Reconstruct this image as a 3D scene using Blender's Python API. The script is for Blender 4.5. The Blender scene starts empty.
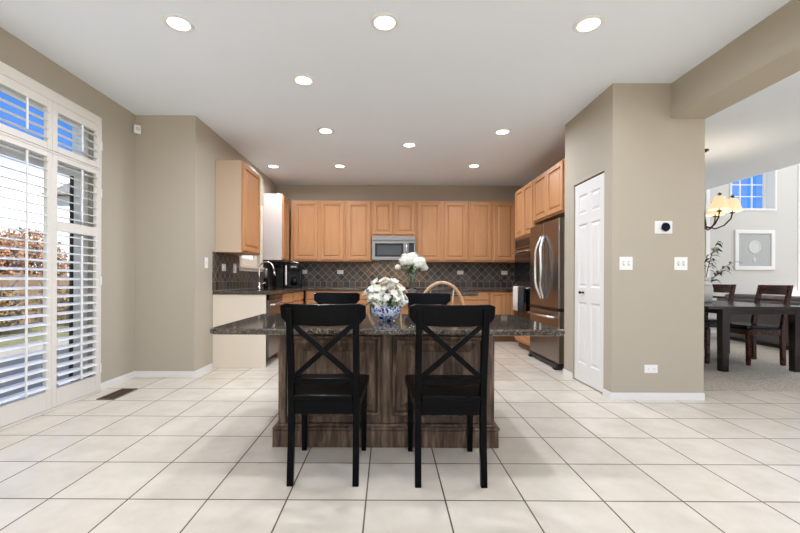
import bpy, bmesh, math, random
from mathutils import Vector, Matrix
random.seed(7)
C = bpy.context.scene.collection
PI = math.pi
S = bpy.context.scene

# ------------------------------------------------------------------ camera, world, exposure
cam_d = bpy.data.cameras.new('camera')
cam_d.sensor_width = 36.0
cam_d.lens = 393.0 / 800.0 * 36.0
cam_d.shift_x = 0.015
cam_d.shift_y = 0.0166
cam_d.clip_start = 0.05
cam_d.clip_end = 300
cam = bpy.data.objects.new('camera', cam_d)
C.objects.link(cam)
cam.matrix_world = Matrix.Translation((0, 0, 1.05)) @ Matrix.Rotation(PI/2, 4, 'X') @ Matrix.Rotation(0.0045, 4, 'Z')
S.camera = cam
S.view_settings.view_transform = 'Standard'
S.view_settings.look = 'None'
S.view_settings.gamma = 1.0
S.view_settings.exposure = 0.14
S.view_settings.use_curve_mapping = False
S.cycles.max_bounces = 10
S.cycles.diffuse_bounces = 7
S.cycles.transparent_max_bounces = 24
S.cycles.sample_clamp_indirect = 6.0
S.cycles.use_denoising = True

CAN_WATTS = 12.5
def make_world():
    w = bpy.data.worlds.new('sky_world'); S.world = w
    w.use_nodes = True
    nt = w.node_tree; nt.nodes.clear()
    tc = nt.nodes.new('ShaderNodeTexCoord')
    sep = nt.nodes.new('ShaderNodeSeparateXYZ')
    nt.links.new(tc.outputs['Generated'], sep.inputs[0])
    ramp = nt.nodes.new('ShaderNodeValToRGB')
    cr = ramp.color_ramp
    cr.elements[0].position = 0.0; cr.elements[0].color = (0.95, 0.97, 1.0, 1)
    cr.elements[1].position = 0.10; cr.elements[1].color = (0.92, 0.96, 1.0, 1)
    e = cr.elements.new(0.18); e.color = (0.045, 0.15, 0.45, 1)
    e = cr.elements.new(0.45); e.color = (0.037, 0.13, 0.41, 1)
    e = cr.elements.new(1.0); e.color = (0.40, 0.46, 0.56, 1)
    hz = nt.nodes.new('ShaderNodeMath'); hz.operation = 'MULTIPLY_ADD'; hz.inputs[1].default_value = 0.10
    nt.links.new(sep.outputs['X'], hz.inputs[0]); nt.links.new(sep.outputs['Z'], hz.inputs[2])
    nt.links.new(hz.outputs[0], ramp.inputs[0])
    nz = nt.nodes.new('ShaderNodeTexNoise'); nz.inputs['Scale'].default_value = 3.0
    nz.inputs['Detail'].default_value = 5.0
    nt.links.new(tc.outputs['Generated'], nz.inputs['Vector'])
    r2 = nt.nodes.new('ShaderNodeValToRGB')
    r2.color_ramp.elements[0].position = 0.60; r2.color_ramp.elements[0].color = (0, 0, 0, 1)
    r2.color_ramp.elements[1].position = 0.78; r2.color_ramp.elements[1].color = (1, 1, 1, 1)
    nt.links.new(nz.outputs['Fac'], r2.inputs[0])
    mx = nt.nodes.new('ShaderNodeMixRGB'); mx.inputs[2].default_value = (0.95, 0.97, 1.0, 1)
    nt.links.new(r2.outputs[0], mx.inputs[0]); nt.links.new(ramp.outputs[0], mx.inputs[1])
    bg = nt.nodes.new('ShaderNodeBackground'); bg.inputs['Strength'].default_value = 2.3
    out = nt.nodes.new('ShaderNodeOutputWorld')
    nt.links.new(mx.outputs[0], bg.inputs[0]); nt.links.new(bg.outputs[0], out.inputs[0])
make_world()
sun_d = bpy.data.lights.new('sun', 'SUN'); sun_d.energy = 11.0; sun_d.angle = math.radians(1.5); sun_d.color = (1.0, 0.98, 0.96)
sun = bpy.data.objects.new('sun', sun_d); C.objects.link(sun); sun.location = (20, -24, 26)
sun.rotation_euler = Vector((0.50, -0.60, 0.66)).to_track_quat('Z', 'Y').to_euler()

# ------------------------------------------------------------------ materials
def srgb(r, g, b):
    f = lambda c: ((c/255.0)/12.92 if c <= 10.3 else (((c/255.0)+0.055)/1.055)**2.4)
    return (f(r), f(g), f(b), 1.0)

class NT:
    def __init__(s, name):
        s.m = bpy.data.materials.new(name); s.m.use_nodes = True
        s.t = s.m.node_tree; s.b = s.t.nodes['Principled BSDF']
    def n(s, typ, **kw):
        x = s.t.nodes.new(typ)
        for k, v in kw.items(): setattr(x, k, v)
        return x
    def l(s, a, b): s.t.links.new(a, b)
    def math(s, op, a, b=None, c=None):
        x = s.n('ShaderNodeMath', operation=op)
        for i, v in enumerate((a, b, c)):
            if v is None: continue
            if isinstance(v, (int, float)): x.inputs[i].default_value = v
            else: s.l(v, x.inputs[i])
        return x.outputs[0]
    def mix(s, fac, a, b):
        x = s.n('ShaderNodeMixRGB')
        for i, v in enumerate((fac, a, b)):
            if isinstance(v, (int, float)): x.inputs[i].default_value = v
            elif isinstance(v, tuple): x.inputs[i].default_value = v
            else: s.l(v, x.inputs[i])
        return x.outputs[0]
    def ramp(s, fac, stops):
        x = s.n('ShaderNodeValToRGB'); cr = x.color_ramp
        cr.elements[0].position, cr.elements[0].color = stops[0]
        cr.elements[1].position, cr.elements[1].color = stops[-1]
        for p, c in stops[1:-1]:
            e = cr.elements.new(p); e.color = c
        s.l(fac, x.inputs[0]); return x.outputs[0]
    def noise(s, scale, detail=3.0, vec=None, rough=0.5):
        x = s.n('ShaderNodeTexNoise')
        x.inputs['Scale'].default_value = scale; x.inputs['Detail'].default_value = detail
        x.inputs['Roughness'].default_value = rough
        if vec is None:
            tc = s.n('ShaderNodeTexCoord'); vec = tc.outputs['Object']
        s.l(vec, x.inputs['Vector']); return x.outputs['Fac']
    def objvec(s, scale=(1, 1, 1)):
        tc = s.n('ShaderNodeTexCoord'); mp = s.n('ShaderNodeMapping')
        mp.inputs['Scale'].default_value = scale
        s.l(tc.outputs['Object'], mp.inputs[0]); return mp.outputs[0]
    def bump(s, h, strength=0.2, dist=0.01):
        x = s.n('ShaderNodeBump'); x.inputs['Strength'].default_value = strength
        x.inputs['Distance'].default_value = dist
        s.l(h, x.inputs['Height']); s.l(x.outputs[0], s.b.inputs['Normal'])

def plain(name, col, rough=0.5, metal=0.0, var=0.04, vscale=6.0, emit=None, estr=0.0, coat=0.0, spec=None, bump=None):
    k = NT(name); c2 = tuple(min(1, c*(1-var*2)) for c in col[:3]) + (1,)
    f = k.noise(vscale, 3.0)
    k.l(k.mix(f, col, c2), k.b.inputs['Base Color'])
    k.b.inputs['Roughness'].default_value = rough; k.b.inputs['Metallic'].default_value = metal
    if coat: k.b.inputs['Coat Weight'].default_value = coat; k.b.inputs['Coat Roughness'].default_value = 0.1
    if spec is not None: k.b.inputs['Specular IOR Level'].default_value = spec
    if emit: k.b.inputs['Emission Color'].default_value = emit; k.b.inputs['Emission Strength'].default_value = estr
    if bump: k.bump(k.noise(bump[0], 3.0), bump[1], bump[2])
    return k.m

def wood(name, c1, c2, c3=None, rough=0.35, scale=(14, 14, 1.2), detail=5.0, nscale=3.0, coat=0.0, lo=0.30, hi=0.72, spec=None):
    k = NT(name)
    f = k.noise(nscale, detail, k.objvec(scale), 0.6)
    stops = [(lo, c1), (hi, c2)] if c3 is None else [(lo, c1), ((lo+hi)/2, c2), (hi, c3)]
    k.l(k.ramp(f, stops), k.b.inputs['Base Color'])
    k.b.inputs['Roughness'].default_value = rough
    if spec is not None: k.b.inputs['Specular IOR Level'].default_value = spec
    if coat: k.b.inputs['Coat Weight'].default_value = coat; k.b.inputs['Coat Roughness'].default_value = 0.15
    return k.m

def granite(name):
    k = NT(name)
    v = k.n('ShaderNodeTexVoronoi'); v.inputs['Scale'].default_value = 230.0
    tc = k.n('ShaderNodeTexCoord'); k.l(tc.outputs['Object'], v.inputs['Vector'])
    hsv = k.n('ShaderNodeSeparateColor'); k.l(v.outputs['Color'], hsv.inputs[0])
    col = k.ramp(hsv.outputs[0], [(0.0, srgb(18, 17, 16)), (0.40, srgb(44, 38, 33)), (0.62, srgb(80, 66, 54)), (0.82, srgb(50, 46, 43)), (0.93, srgb(150, 138, 122)), (1.0, srgb(28, 26, 26))])
    f = k.noise(5.0, 4.0)
    col = k.mix(k.math('MULTIPLY', f, 0.15), col, srgb(96, 82, 68))
    k.l(col, k.b.inputs['Base Color'])
    k.b.inputs['Roughness'].default_value = 0.07
    k.b.inputs['Specular IOR Level'].default_value = 0.6
    return k.m

def floor_tiles():
    k = NT('cream_floor_tile'); T = 0.3775
    tc = k.n('ShaderNodeNewGeometry'); sp = k.n('ShaderNodeSeparateXYZ'); k.l(tc.outputs['Position'], sp.inputs[0])
    u = k.math('DIVIDE', k.math('ADD', sp.outputs[0], 0.100 + T*40), T)
    v = k.math('DIVIDE', k.math('SUBTRACT', sp.outputs[1], 1.872 - T*40), T)
    def edge(a):
        fr = k.math('FRACT', a)
        return k.math('MINIMUM', fr, k.math('SUBTRACT', 1.0, fr))
    d = k.math('MINIMUM', edge(u), edge(v))
    grout = k.math('LESS_THAN', d, 0.0098)
    cmb = k.n('ShaderNodeCombineXYZ'); k.l(k.math('FLOOR', u), cmb.inputs[0]); k.l(k.math('FLOOR', v), cmb.inputs[1])
    wn = k.n('ShaderNodeTexWhiteNoise', noise_dimensions='3D'); k.l(cmb.outputs[0], wn.inputs['Vector'])
    va = k.n('ShaderNodeVectorMath', operation='ADD'); k.l(tc.outputs['Position'], va.inputs[0]); k.l(wn.outputs['Color'], va.inputs[1])
    cl = k.noise(4.5, 5.0, va.outputs[0], 0.6)
    col = k.ramp(cl, [(0.25, srgb(202, 191, 174)), (0.55, srgb(214, 204, 188)), (0.85, srgb(222, 214, 200))])
    col = k.mix(k.math('MULTIPLY', wn.outputs['Value'], 0.12), col, srgb(196, 186, 172))
    gc = k.ramp(k.noise(2.0, 2.0), [(0.3, srgb(78, 66, 52)), (0.7, srgb(104, 90, 72))])
    k.l(k.mix(grout, col, gc), k.b.inputs['Base Color'])
    k.l(k.math('ADD', k.math('MULTIPLY', grout, 0.5), 0.26), k.b.inputs['Roughness'])
    k.b.inputs['Specular IOR Level'].default_value = 0.4
    k.bump(k.math('ADD', k.math('MULTIPLY', k.math('MINIMUM', d, 0.015), 40.0), k.math('MULTIPLY', cl, 0.25)), 0.25, 0.004)
    return k.m

def slate(axis, name):
    k = NT(name)
    tc = k.n('ShaderNodeNewGeometry'); sp = k.n('ShaderNodeSeparateXYZ'); k.l(tc.outputs['Position'], sp.inputs[0])
    a = sp.outputs[0 if axis == 'x' else 1]; z = sp.outputs[2]
    t = 0.102
    def edge(q):
        fr = k.math('FRACT', q)
        return k.math('MINIMUM', fr, k.math('SUBTRACT', 1.0, fr))
    r2 = t*math.sqrt(2)
    zz = k.math('SUBTRACT', z, 1.022)
    u = k.math('DIVIDE', k.math('ADD', k.math('ADD', a, zz), 20*r2), r2)
    v = k.math('DIVIDE', k.math('ADD', k.math('SUBTRACT', a, zz), 20*r2), r2)
    dd = k.math('MINIMUM', edge(u), edge(v))
    su = k.math('DIVIDE', k.math('ADD', a, 10.0), 0.108); sv = k.math('DIVIDE', zz, 0.112)
    ds = k.math('MINIMUM', edge(su), edge(sv))
    low = k.math('LESS_THAN', z, 1.022)
    def sel(p, q): return k.math('ADD', k.math('MULTIPLY', low, p), k.math('MULTIPLY', k.math('SUBTRACT', 1.0, low), q))
    d = sel(ds, dd)
    grout = k.math('LESS_THAN', d, 0.038)
    cmb = k.n('ShaderNodeCombineXYZ')
    k.l(sel(k.math('FLOOR', su), k.math('FLOOR', u)), cmb.inputs[0])
    k.l(sel(k.math('FLOOR', sv), k.math('FLOOR', v)), cmb.inputs[1]); k.l(low, cmb.inputs[2])
    wn = k.n('ShaderNodeTexWhiteNoise', noise_dimensions='3D'); k.l(cmb.outputs[0], wn.inputs['Vector'])
    col = k.ramp(wn.outputs['Value'], [(0.0, srgb(44, 40, 37)), (0.3, srgb(72, 61, 53)), (0.55, srgb(102, 78, 60)), (0.75, srgb(58, 55, 53)), (1.0, srgb(92, 85, 78))])
    nz = k.noise(26.0, 5.0, tc.outputs['Position'])
    col = k.mix(k.math('MULTIPLY', nz, 0.45), col, srgb(48, 42, 37))
    gc = srgb(146, 136, 122)
    k.l(k.mix(grout, col, gc), k.b.inputs['Base Color'])
    k.b.inputs['Roughness'].default_value = 0.45
    k.bump(nz, 0.3, 0.004)
    return k.m

def glass_mat(name, tint=(0.96, 0.98, 0.98, 1), base=0.06):
    k = NT(name); t = k.t; t.nodes.remove(k.b)
    out = [n for n in t.nodes if n.type == 'OUTPUT_MATERIAL'][0]
    tr = k.n('ShaderNodeBsdfTransparent'); tr.inputs[0].default_value = tint
    gl = k.n('ShaderNodeBsdfGlossy'); gl.inputs['Roughness'].default_value = 0.02
    lw = k.n('ShaderNodeLayerWeight'); lw.inputs['Blend'].default_value = 0.12
    f = k.math('ADD', k.math('MULTIPLY', lw.outputs['Facing'], 0.35), base)
    mx = k.n('ShaderNodeMixShader'); k.l(f, mx.inputs[0]); k.l(tr.outputs[0], mx.inputs[1]); k.l(gl.outputs[0], mx.inputs[2])
    k.l(mx.outputs[0], out.inputs[0]); return k.m

def carpet_mat():
    k = NT('speckled_carpet')
    f = k.noise(90.0, 4.0, None, 0.8); g = k.noise(14.0, 4.0)
    col = k.ramp(f, [(0.35, srgb(124, 116, 104)), (0.5, srgb(182, 174, 162)), (0.65, srgb(222, 214, 202))])
    k.l(k.mix(k.math('MULTIPLY', g, 0.3), col, srgb(140, 130, 118)), k.b.inputs['Base Color'])
    k.b.inputs['Roughness'].default_value = 0.95; k.b.inputs['Specular IOR Level'].default_value = 0.1
    k.bump(f, 0.5, 0.01); return k.m

def bowl_mat():
    k = NT('blue_white_porcelain')
    v = k.n('ShaderNodeTexVoronoi', feature='DISTANCE_TO_EDGE'); v.inputs['Scale'].default_value = 36.0
    n = k.n('ShaderNodeTexNoise'); n.inputs['Scale'].default_value = 20
    tc = k.n('ShaderNodeTexCoord')
    va = k.n('ShaderNodeMixRGB'); va.inputs[0].default_value = 0.12
    k.l(tc.outputs['Object'], va.inputs[1]); k.l(tc.outputs['Object'], n.inputs['Vector']); k.l(n.outputs['Color'], va.inputs[2])
    k.l(va.outputs[0], v.inputs['Vector'])
    k.l(k.ramp(v.outputs['Distance'], [(0.02, srgb(228, 232, 238)), (0.11, srgb(205, 215, 230)), (0.17, srgb(34, 72, 142)), (0.45, srgb(18, 40, 98))]), k.b.inputs['Base Color'])
    k.b.inputs['Roughness'].default_value = 0.12; return k.m

M = {}
M['wall'] = plain('greige_paint', srgb(181, 171, 153), 0.75, var=0.01, vscale=2)
M['wall_k'] = plain('greige_paint_kitchen', srgb(181, 171, 153), 0.75, var=0.01, vscale=2)
M['wall_d'] = plain('pale_grey_paint', srgb(205, 202, 194), 0.75, var=0.01, vscale=2)
M['ceil'] = plain('white_ceiling_paint', srgb(240, 247, 254), 0.85, var=0.01, vscale=2)
M['white'] = plain('white_trim_paint', srgb(232, 229, 224), 0.35, var=0.01)
M['door'] = plain('white_door_paint', srgb(234, 232, 228), 0.35, var=0.01)
M['frame'] = plain('warm_white_shutter_frame', srgb(224, 218, 208), 0.35, var=0.01)
M['louver'] = plain('white_shutter_paint', srgb(232, 230, 226), 0.3, var=0.01)
M['vinyl'] = plain('white_vinyl', srgb(225, 228, 228), 0.4, var=0.01)
M['gasket'] = plain('black_rubber', srgb(24, 26, 28), 0.6)
M['tile'] = floor_tiles()
M['carpet'] = carpet_mat()
M['slate_x'] = slate('x', 'slate_backsplash_x'); M['slate_y'] = slate('y', 'slate_backsplash_y')
M['granite'] = granite('brown_granite')
M['maple'] = wood('honey_maple', srgb(176, 124, 80), srgb(186, 134, 90), srgb(194, 143, 99), 0.42, (12, 12, 0.7), lo=0.2, hi=0.8, spec=0.35)
M['maple_in'] = M['maple']
M['cream'] = plain('cream_laminate', srgb(228, 214, 194), 0.4, var=0.01)
M['tan'] = plain('tan_laminate', srgb(200, 176, 152), 0.4, var=0.01)
M['pale'] = plain('pale_laminate', srgb(196, 184, 175), 0.4, var=0.01)
M['toe'] = plain('toe_kick_brown', srgb(120, 84, 54), 0.6)
M['island'] = wood('weathered_dark_wood', srgb(48, 37, 29), srgb(98, 78, 61), srgb(148, 124, 101), 0.45, (9, 9, 1.3), nscale=3.4, lo=0.28, hi=0.74, spec=0.3)
M['black'] = plain('black_lacquer', srgb(4, 4, 5), 0.28, var=0.05, spec=0.10)
M['darkwood'] = wood('espresso_wood', srgb(13, 9, 8), srgb(24, 16, 13), srgb(36, 22, 17), 0.2, (6, 6, 1.0))
M['redwood'] = wood('mahogany_wood', srgb(30, 15, 11), srgb(58, 28, 20), srgb(86, 44, 29), 0.22, (1.2, 10, 10))
M['leather'] = plain('black_leather', srgb(12, 14, 17), 0.16)
M['windsor'] = wood('pale_oak', srgb(178, 138, 100), srgb(198, 160, 122), srgb(210, 176, 140), 0.4, (6, 6, 2))
M['steel'] = plain('brushed_steel', (0.25, 0.235, 0.22, 1), 0.30, 1.0, 0.05, 30)
M['bronze'] = plain('warm_steel', (0.30, 0.262, 0.235, 1), 0.27, 1.0, 0.05, 30)
M['chrome'] = plain('satin_chrome', (0.82, 0.81, 0.80, 1), 0.24, 1.0, 0.02)
M['blackglass'] = plain('black_glass', srgb(10, 11, 12), 0.05, var=0.02, spec=0.3)
M['greyglass'] = plain('grey_oven_glass', srgb(40, 44, 47), 0.10, var=0.02)
M['blackp'] = plain('black_plastic', srgb(18, 18, 19), 0.4)
M['plate'] = plain('white_plastic', srgb(240, 238, 234), 0.35, var=0.01)
M['slot'] = plain('grey_slot', srgb(176, 174, 168), 0.5)
M['glass'] = glass_mat('clear_glass')
M['vase'] = glass_mat('vase_glass', (0.85, 0.92, 0.90, 1), 0.10)
M['lens'] = plain('lamp_lens', (1, 1, 1, 1), 0.5, emit=(1.0, 0.96, 0.90, 1), estr=6.0)
M['shade'] = plain('cream_lamp_shade', srgb(232, 205, 160), 0.7, emit=(1.0, 0.78, 0.50, 1), estr=0.55)
M['iron'] = plain('dark_iron', srgb(38, 32, 30), 0.4, 0.6)
M['vent'] = plain('bronze_vent', srgb(96, 78, 62), 0.45, 0.5)
M['petal'] = plain('white_petal', srgb(240, 238, 228), 0.6, var=0.03, vscale=40)
M['petal2'] = plain('cream_petal', srgb(240, 236, 218), 0.6, var=0.05, vscale=40)
M['leaf'] = plain('green_leaf', srgb(74, 104, 52), 0.5, var=0.15, vscale=20)
M['leaf2'] = plain('olive_leaf', srgb(58, 80, 52), 0.5, var=0.15, vscale=20)
M['stem'] = plain('green_stem', srgb(78, 98, 56), 0.6)
M['bowl'] = bowl_mat()
M['towel_w'] = plain('white_cotton', srgb(226, 222, 214), 0.9, bump=(120, 0.3, 0.004))
M['towel_d'] = plain('charcoal_cotton', srgb(46, 48, 52), 0.9, bump=(120, 0.3, 0.004))
M['sofa'] = plain('charcoal_leather', srgb(88, 82, 80), 0.4, var=0.06)
M['jar'] = plain('white_ceramic', srgb(216, 214, 208), 0.3)
M['art'] = plain('pale_grey_art', srgb(182, 184, 179), 0.7, var=0.08, vscale=40)
M['artw'] = plain('white_plaster_art', srgb(206, 206, 200), 0.6, var=0.03, vscale=30)
M['bark'] = wood('grey_bark', srgb(60, 48, 40), srgb(92, 78, 66), None, 0.9, (6, 6, 1))
M['fence'] = wood('weathered_fence', srgb(112, 88, 66), srgb(150, 124, 98), None, 0.8, (8, 8, 1))
M['aut1'] = plain('rust_leaf', srgb(160, 108, 78), 0.8, var=0.15, vscale=3)
M['aut2'] = plain('brown_leaf', srgb(128, 98, 66), 0.8, var=0.15, vscale=3)
M['hedge'] = plain('olive_hedge_leaf', srgb(108, 96, 58), 0.8, var=0.15, vscale=3)
M['lawn'] = plain('lawn_grass', srgb(112, 108, 66), 0.95, var=0.2, vscale=8)
M['patio'] = plain('bounce_paving', srgb(190, 185, 176), 0.8, var=0.06)  # kept pale so the added ground bounces sunlight indoors
M['patio_d'] = plain('grey_brown_patio', srgb(146, 138, 126), 0.85, var=0.08)
M['siding'] = plain('white_siding', srgb(222, 226, 226), 0.7, var=0.02)
M['roof'] = plain('grey_shingle', srgb(110, 106, 104), 0.9, var=0.1)

# ------------------------------------------------------------------ mesh helpers
def BM(): return bmesh.new()
def box(bm, x0, x1, y0, y1, z0, z1):
    vs = [bm.verts.new((x, y, z)) for z in (z0, z1) for y in (y0, y1) for x in (x0, x1)]
    for f in ((0, 2, 3, 1), (4, 5, 7, 6), (0, 1, 5, 4), (2, 6, 7, 3), (0, 4, 6, 2), (1, 3, 7, 5)):
        bm.faces.new([vs[i] for i in f])
def bar(bm, p0, p1, w, d, up=(0, 0, 1)):
    p0, p1 = Vector(p0), Vector(p1); t = (p1-p0).normalized(); up = Vector(up)
    if abs(t.dot(up)) > 0.98: up = Vector((0, 1, 0))
    s = t.cross(up).normalized(); n = s.cross(t).normalized()
    vs = [bm.verts.new(p + s*a*w/2 + n*b*d/2) for p in (p0, p1) for a, b in ((-1, -1), (1, -1), (1, 1), (-1, 1))]
    for f in ((0, 1, 2, 3), (7, 6, 5, 4), (0, 4, 5, 1), (1, 5, 6, 2), (2, 6, 7, 3), (3, 7, 4, 0)):
        bm.faces.new([vs[i] for i in f])
def hexa(bm, bot, top):
    a = [bm.verts.new(p) for p in bot]; b = [bm.verts.new(p) for p in top]; n = len(a)
    bm.faces.new(list(reversed(a))); bm.faces.new(b)
    for i in range(n): bm.faces.new((a[i], a[(i+1) % n], b[(i+1) % n], b[i]))
def tube(bm, pts, r, seg=10, closed=False):
    pts = [Vector(p) for p in pts]; n = len(pts)
    rs = r if isinstance(r, (list, tuple)) else [r]*n
    rings = []; prev = None
    for i, p in enumerate(pts):
        if closed: t = pts[(i+1) % n]-pts[i-1]
        else: t = pts[min(i+1, n-1)]-pts[max(i-1, 0)]
        t.normalize()
        if prev is None:
            a = Vector((0, 0, 1)) if abs(t.z) < 0.9 else Vector((0, 1, 0))
            s = t.cross(a).normalized()
        else:
            s = (prev - t*prev.dot(t)).normalized()
        prev = s; q = t.cross(s)
        rings.append([bm.verts.new(p + (s*math.cos(2*PI*k/seg) + q*math.sin(2*PI*k/seg))*rs[i]) for k in range(seg)])
    m = n if closed else n-1
    for i in range(m):
        a, b = rings[i], rings[(i+1) % n]
        for k in range(seg): bm.faces.new((a[k], a[(k+1) % seg], b[(k+1) % seg], b[k]))
    if not closed:
        bm.faces.new(list(reversed(rings[0]))); bm.faces.new(rings[-1])
def lathe(bm, prof, cx=0, cy=0, seg=24, cap0=True, cap1=True):
    rings = [[bm.verts.new((cx + r*math.cos(2*PI*k/seg), cy + r*math.sin(2*PI*k/seg), z)) for k in range(seg)] for r, z in prof]
    for a, b in zip(rings, rings[1:]):
        for k in range(seg): bm.faces.new((a[k], a[(k+1) % seg], b[(k+1) % seg], b[k]))
    if cap0: bm.faces.new(list(reversed(rings[0])))
    if cap1: bm.faces.new(rings[-1])
def prism(bm, outline, z0, z1):
    hexa(bm, [(x, y, z0) for x, y in outline], [(x, y, z1) for x, y in outline])
def rrect(x0, x1, y0, y1, r, seg=6):
    o = []
    for cx, cy, a0 in ((x1-r, y0+r, -PI/2), (x1-r, y1-r, 0), (x0+r, y1-r, PI/2), (x0+r, y0+r, PI)):
        for k in range(seg+1):
            a = a0 + PI/2*k/seg; o.append((cx + r*math.cos(a), cy + r*math.sin(a)))
    return o
def loft(bm, rings_list, cap=True):
    R = [[bm.verts.new(p) for p in ring] for ring in rings_list]; n = len(R[0])
    for a, b in zip(R, R[1:]):
        for k in range(n): bm.faces.new((a[k], a[(k+1) % n], b[(k+1) % n], b[k]))
    if cap: bm.faces.new(list(reversed(R[0]))); bm.faces.new(R[-1])
def panel(bm, x0, x1, z0, z1, yf, th, rings):
    """board facing -Y: back at yf+th, front yf; rings = [(inset, depth behind the front)]"""
    def rc(i, y): return [(x0+i, y, z0+i), (x1-i, y, z0+i), (x1-i, y, z1-i), (x0+i, y, z1-i)]
    loft(bm, [rc(0, yf+th)] + [rc(i, yf+d) for i, d in rings])
RAISED = [(0, 0.007), (0.006, 0), (0.050, 0), (0.054, 0.016), (0.066, 0.018), (0.090, 0.004)]
def fin(bm): bmesh.ops.recalc_face_normals(bm, faces=bm.faces[:])

def obj(name, bm, mat, parent=None, bevel=0.0, smooth=False, loc=None, seg=2):
    fin(bm)
    me = bpy.data.meshes.new(name); bm.to_mesh(me); bm.free()
    o = bpy.data.objects.new(name, me); C.objects.link(o)
    for m in (mat if isinstance(mat, (list, tuple)) else [mat]): me.materials.append(m)
    if parent: o.parent = parent
    if loc: o.location = loc
    if smooth:
        for p in me.polygons: p.use_smooth = True
    if bevel:
        b = o.modifiers.new('bevel', 'BEVEL'); b.width = bevel; b.segments = seg; b.limit_method = 'ANGLE'; b.angle_limit = 0.7
        b.harden_normals = False
    return o
def smooth_by_angle(o, deg=40):
    me = o.data
    for p in me.polygons: p.use_smooth = True
    bm = bmesh.new(); bm.from_mesh(me)
    for e in bm.edges:
        if len(e.link_faces) == 2 and e.calc_face_angle(0) > math.radians(deg): e.smooth = False
    bm.to_mesh(me); bm.free()
    return o
def tag(o, label, cat, group=None, kind=None):
    o['label'] = label; o['category'] = cat
    if group: o['group'] = group
    if kind: o['kind'] = kind
    return o
def thing(name, label, cat, loc=(0, 0, 0), rz=0.0, group=None, kind=None):
    o = bpy.data.objects.new(name, None); C.objects.link(o); o.empty_display_size = 0.1
    o.location = loc; o.rotation_euler = (0, 0, rz)
    return tag(o, label, cat, group, kind)
def kids(o): return [c for c in C.objects if c.parent is o]
def dup(root, label, loc, rz=None, group=None):
    def cp(o, par):
        c = o.copy(); C.objects.link(c)
        if par: c.parent = par
        for ch in children[o.name]: cp(ch, c)
        return c
    children = {}
    for o in C.objects: children.setdefault(o.name, [])
    for o in list(C.objects):
        if o.parent: children[o.parent.name].append(o)
    r = cp(root, None); r.location = loc
    if rz is not None: r.rotation_euler = (0, 0, rz)
    r['label'] = label
    if group: r['group'] = group
    return r
def struct(name, bm, mat, label, cat, parent=None):
    o = obj(name, bm, mat, parent)
    if not parent: tag(o, label, cat, None, 'structure')
    return o

# ------------------------------------------------------------------ room shell
H = 2.80
XL, XK, XP, XD, XF = -2.71, -2.07, 1.984, 2.80, 5.97
YN, YB, YP = 4.21, 7.30, 3.48
YR = -3.2            # wall behind the camera
bm = BM(); box(bm, XL-0.15, 11.0, YR, 3.755, -0.1, 0); box(bm, XL-0.15, XD-0.02, 3.755, YB+0.12, -0.1, 0)
struct('floor', bm, M['tile'], 'cream square ceramic tile floor with thin brown grout', 'floor')
bm = BM(); box(bm, XD-0.02, 11.0, 3.755, 8.3, -0.1, 0.006)
struct('floor.001', bm, M['carpet'], 'grey beige speckled carpet under the dark dining table', 'floor')
bm = BM(); box(bm, XL-0.15, XF, YR, 8.35, H, H+0.12)
struct('ceiling', bm, M['ceil'], 'flat white ceiling with round recessed lights', 'ceiling')
bm = BM(); box(bm, XF, 11.1, YR, 8.35, 5.2, 5.3)
struct('ceiling.001', bm, M['ceil'], 'high white ceiling above the dark sofa', 'ceiling')
def wall_y(bm, xa, xb, y0, y1, z0, z1, holes):      # wall along Y, holes = [(ya,yb,za,zb)] sorted along y
    y = y0
    for ya, yb, za, zb in holes:
        if ya > y: box(bm, xa, xb, y, ya, z0, z1)
        if za > z0: box(bm, xa, xb, ya, yb, z0, za)
        if zb < z1: box(bm, xa, xb, ya, yb, zb, z1)
        y = yb
    if y < y1: box(bm, xa, xb, y, y1, z0, z1)
def wall_x(bm, ya, yb, x0, x1, z0, z1, holes):
    x = x0
    for xa, xb, za, zb in holes:
        if xa > x: box(bm, x, xa, ya, yb, z0, z1)
        if za > z0: box(bm, xa, xb, ya, yb, z0, za)
        if zb < z1: box(bm, xa, xb, ya, yb, zb, z1)
        x = xb
    if x < x1: box(bm, x, x1, ya, yb, z0, z1)
SH0, SH1 = 1.535, 3.630      # shutter frame along Y
bm = BM(); wall_y(bm, XL-0.15, XL, YR, YN+0.12, 0, H, [(SH0+0.03, SH1-0.03, 0.0, 2.48)])
struct('wall_left', bm, M['wall'], 'greige wall around the white shuttered patio door', 'wall')
bm = BM(); box(bm, XL, XK-0.12, YN, YN+0.12, 0, H)
box(bm, XK-0.12, XK, YN, YN+0.12, 0, H)
struct('wall_nook', bm, M['wall'], 'short greige wall facing the room beside the patio door', 'wall')
bm = BM(); wall_y(bm, XK-0.12, XK, YN+0.12, YB, 0, H, [(5.52, 6.36, 1.21, 2.15)])
struct('wall_kitchen', bm, M['wall_k'], 'greige wall behind the sink counter', 'wall')
bm = BM(); box(bm, XK-0.12, XD-0.1, YB, YB+0.12, 0, H)
struct('wall_back', bm, M['wall_k'], 'greige wall behind the row of maple cupboards', 'wall')
bm = BM(); box(bm, XD-0.1, XD, YP+0.12, 8.0, 0, H)
struct('wall_right', bm, M['wall_k'], 'wall between the kitchen and the dining area', 'wall')
bm = BM(); box(bm, XP, XD, YP, YP+0.12, 0, H)
struct('wall_pillar', bm, M['wall'], 'greige wall with thermostat and two switch plates', 'wall')
DY0, DY1, DZ = 3.612, 4.205, 2.065
bm = BM(); wall_y(bm, XP, XP+0.12, YP+0.12, 4.42, 0, H, [(DY0, DY1, 0, DZ)])
struct('wall_pantry', bm, M['wall'], 'greige wall around the white pantry door', 'wall')
bm = BM(); box(bm, XP+0.12, XD-0.1, 4.42, 4.54, 0, H)
struct('wall_alcove', bm, M['wall_k'], 'wall beside the refrigerator', 'wall')
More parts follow.
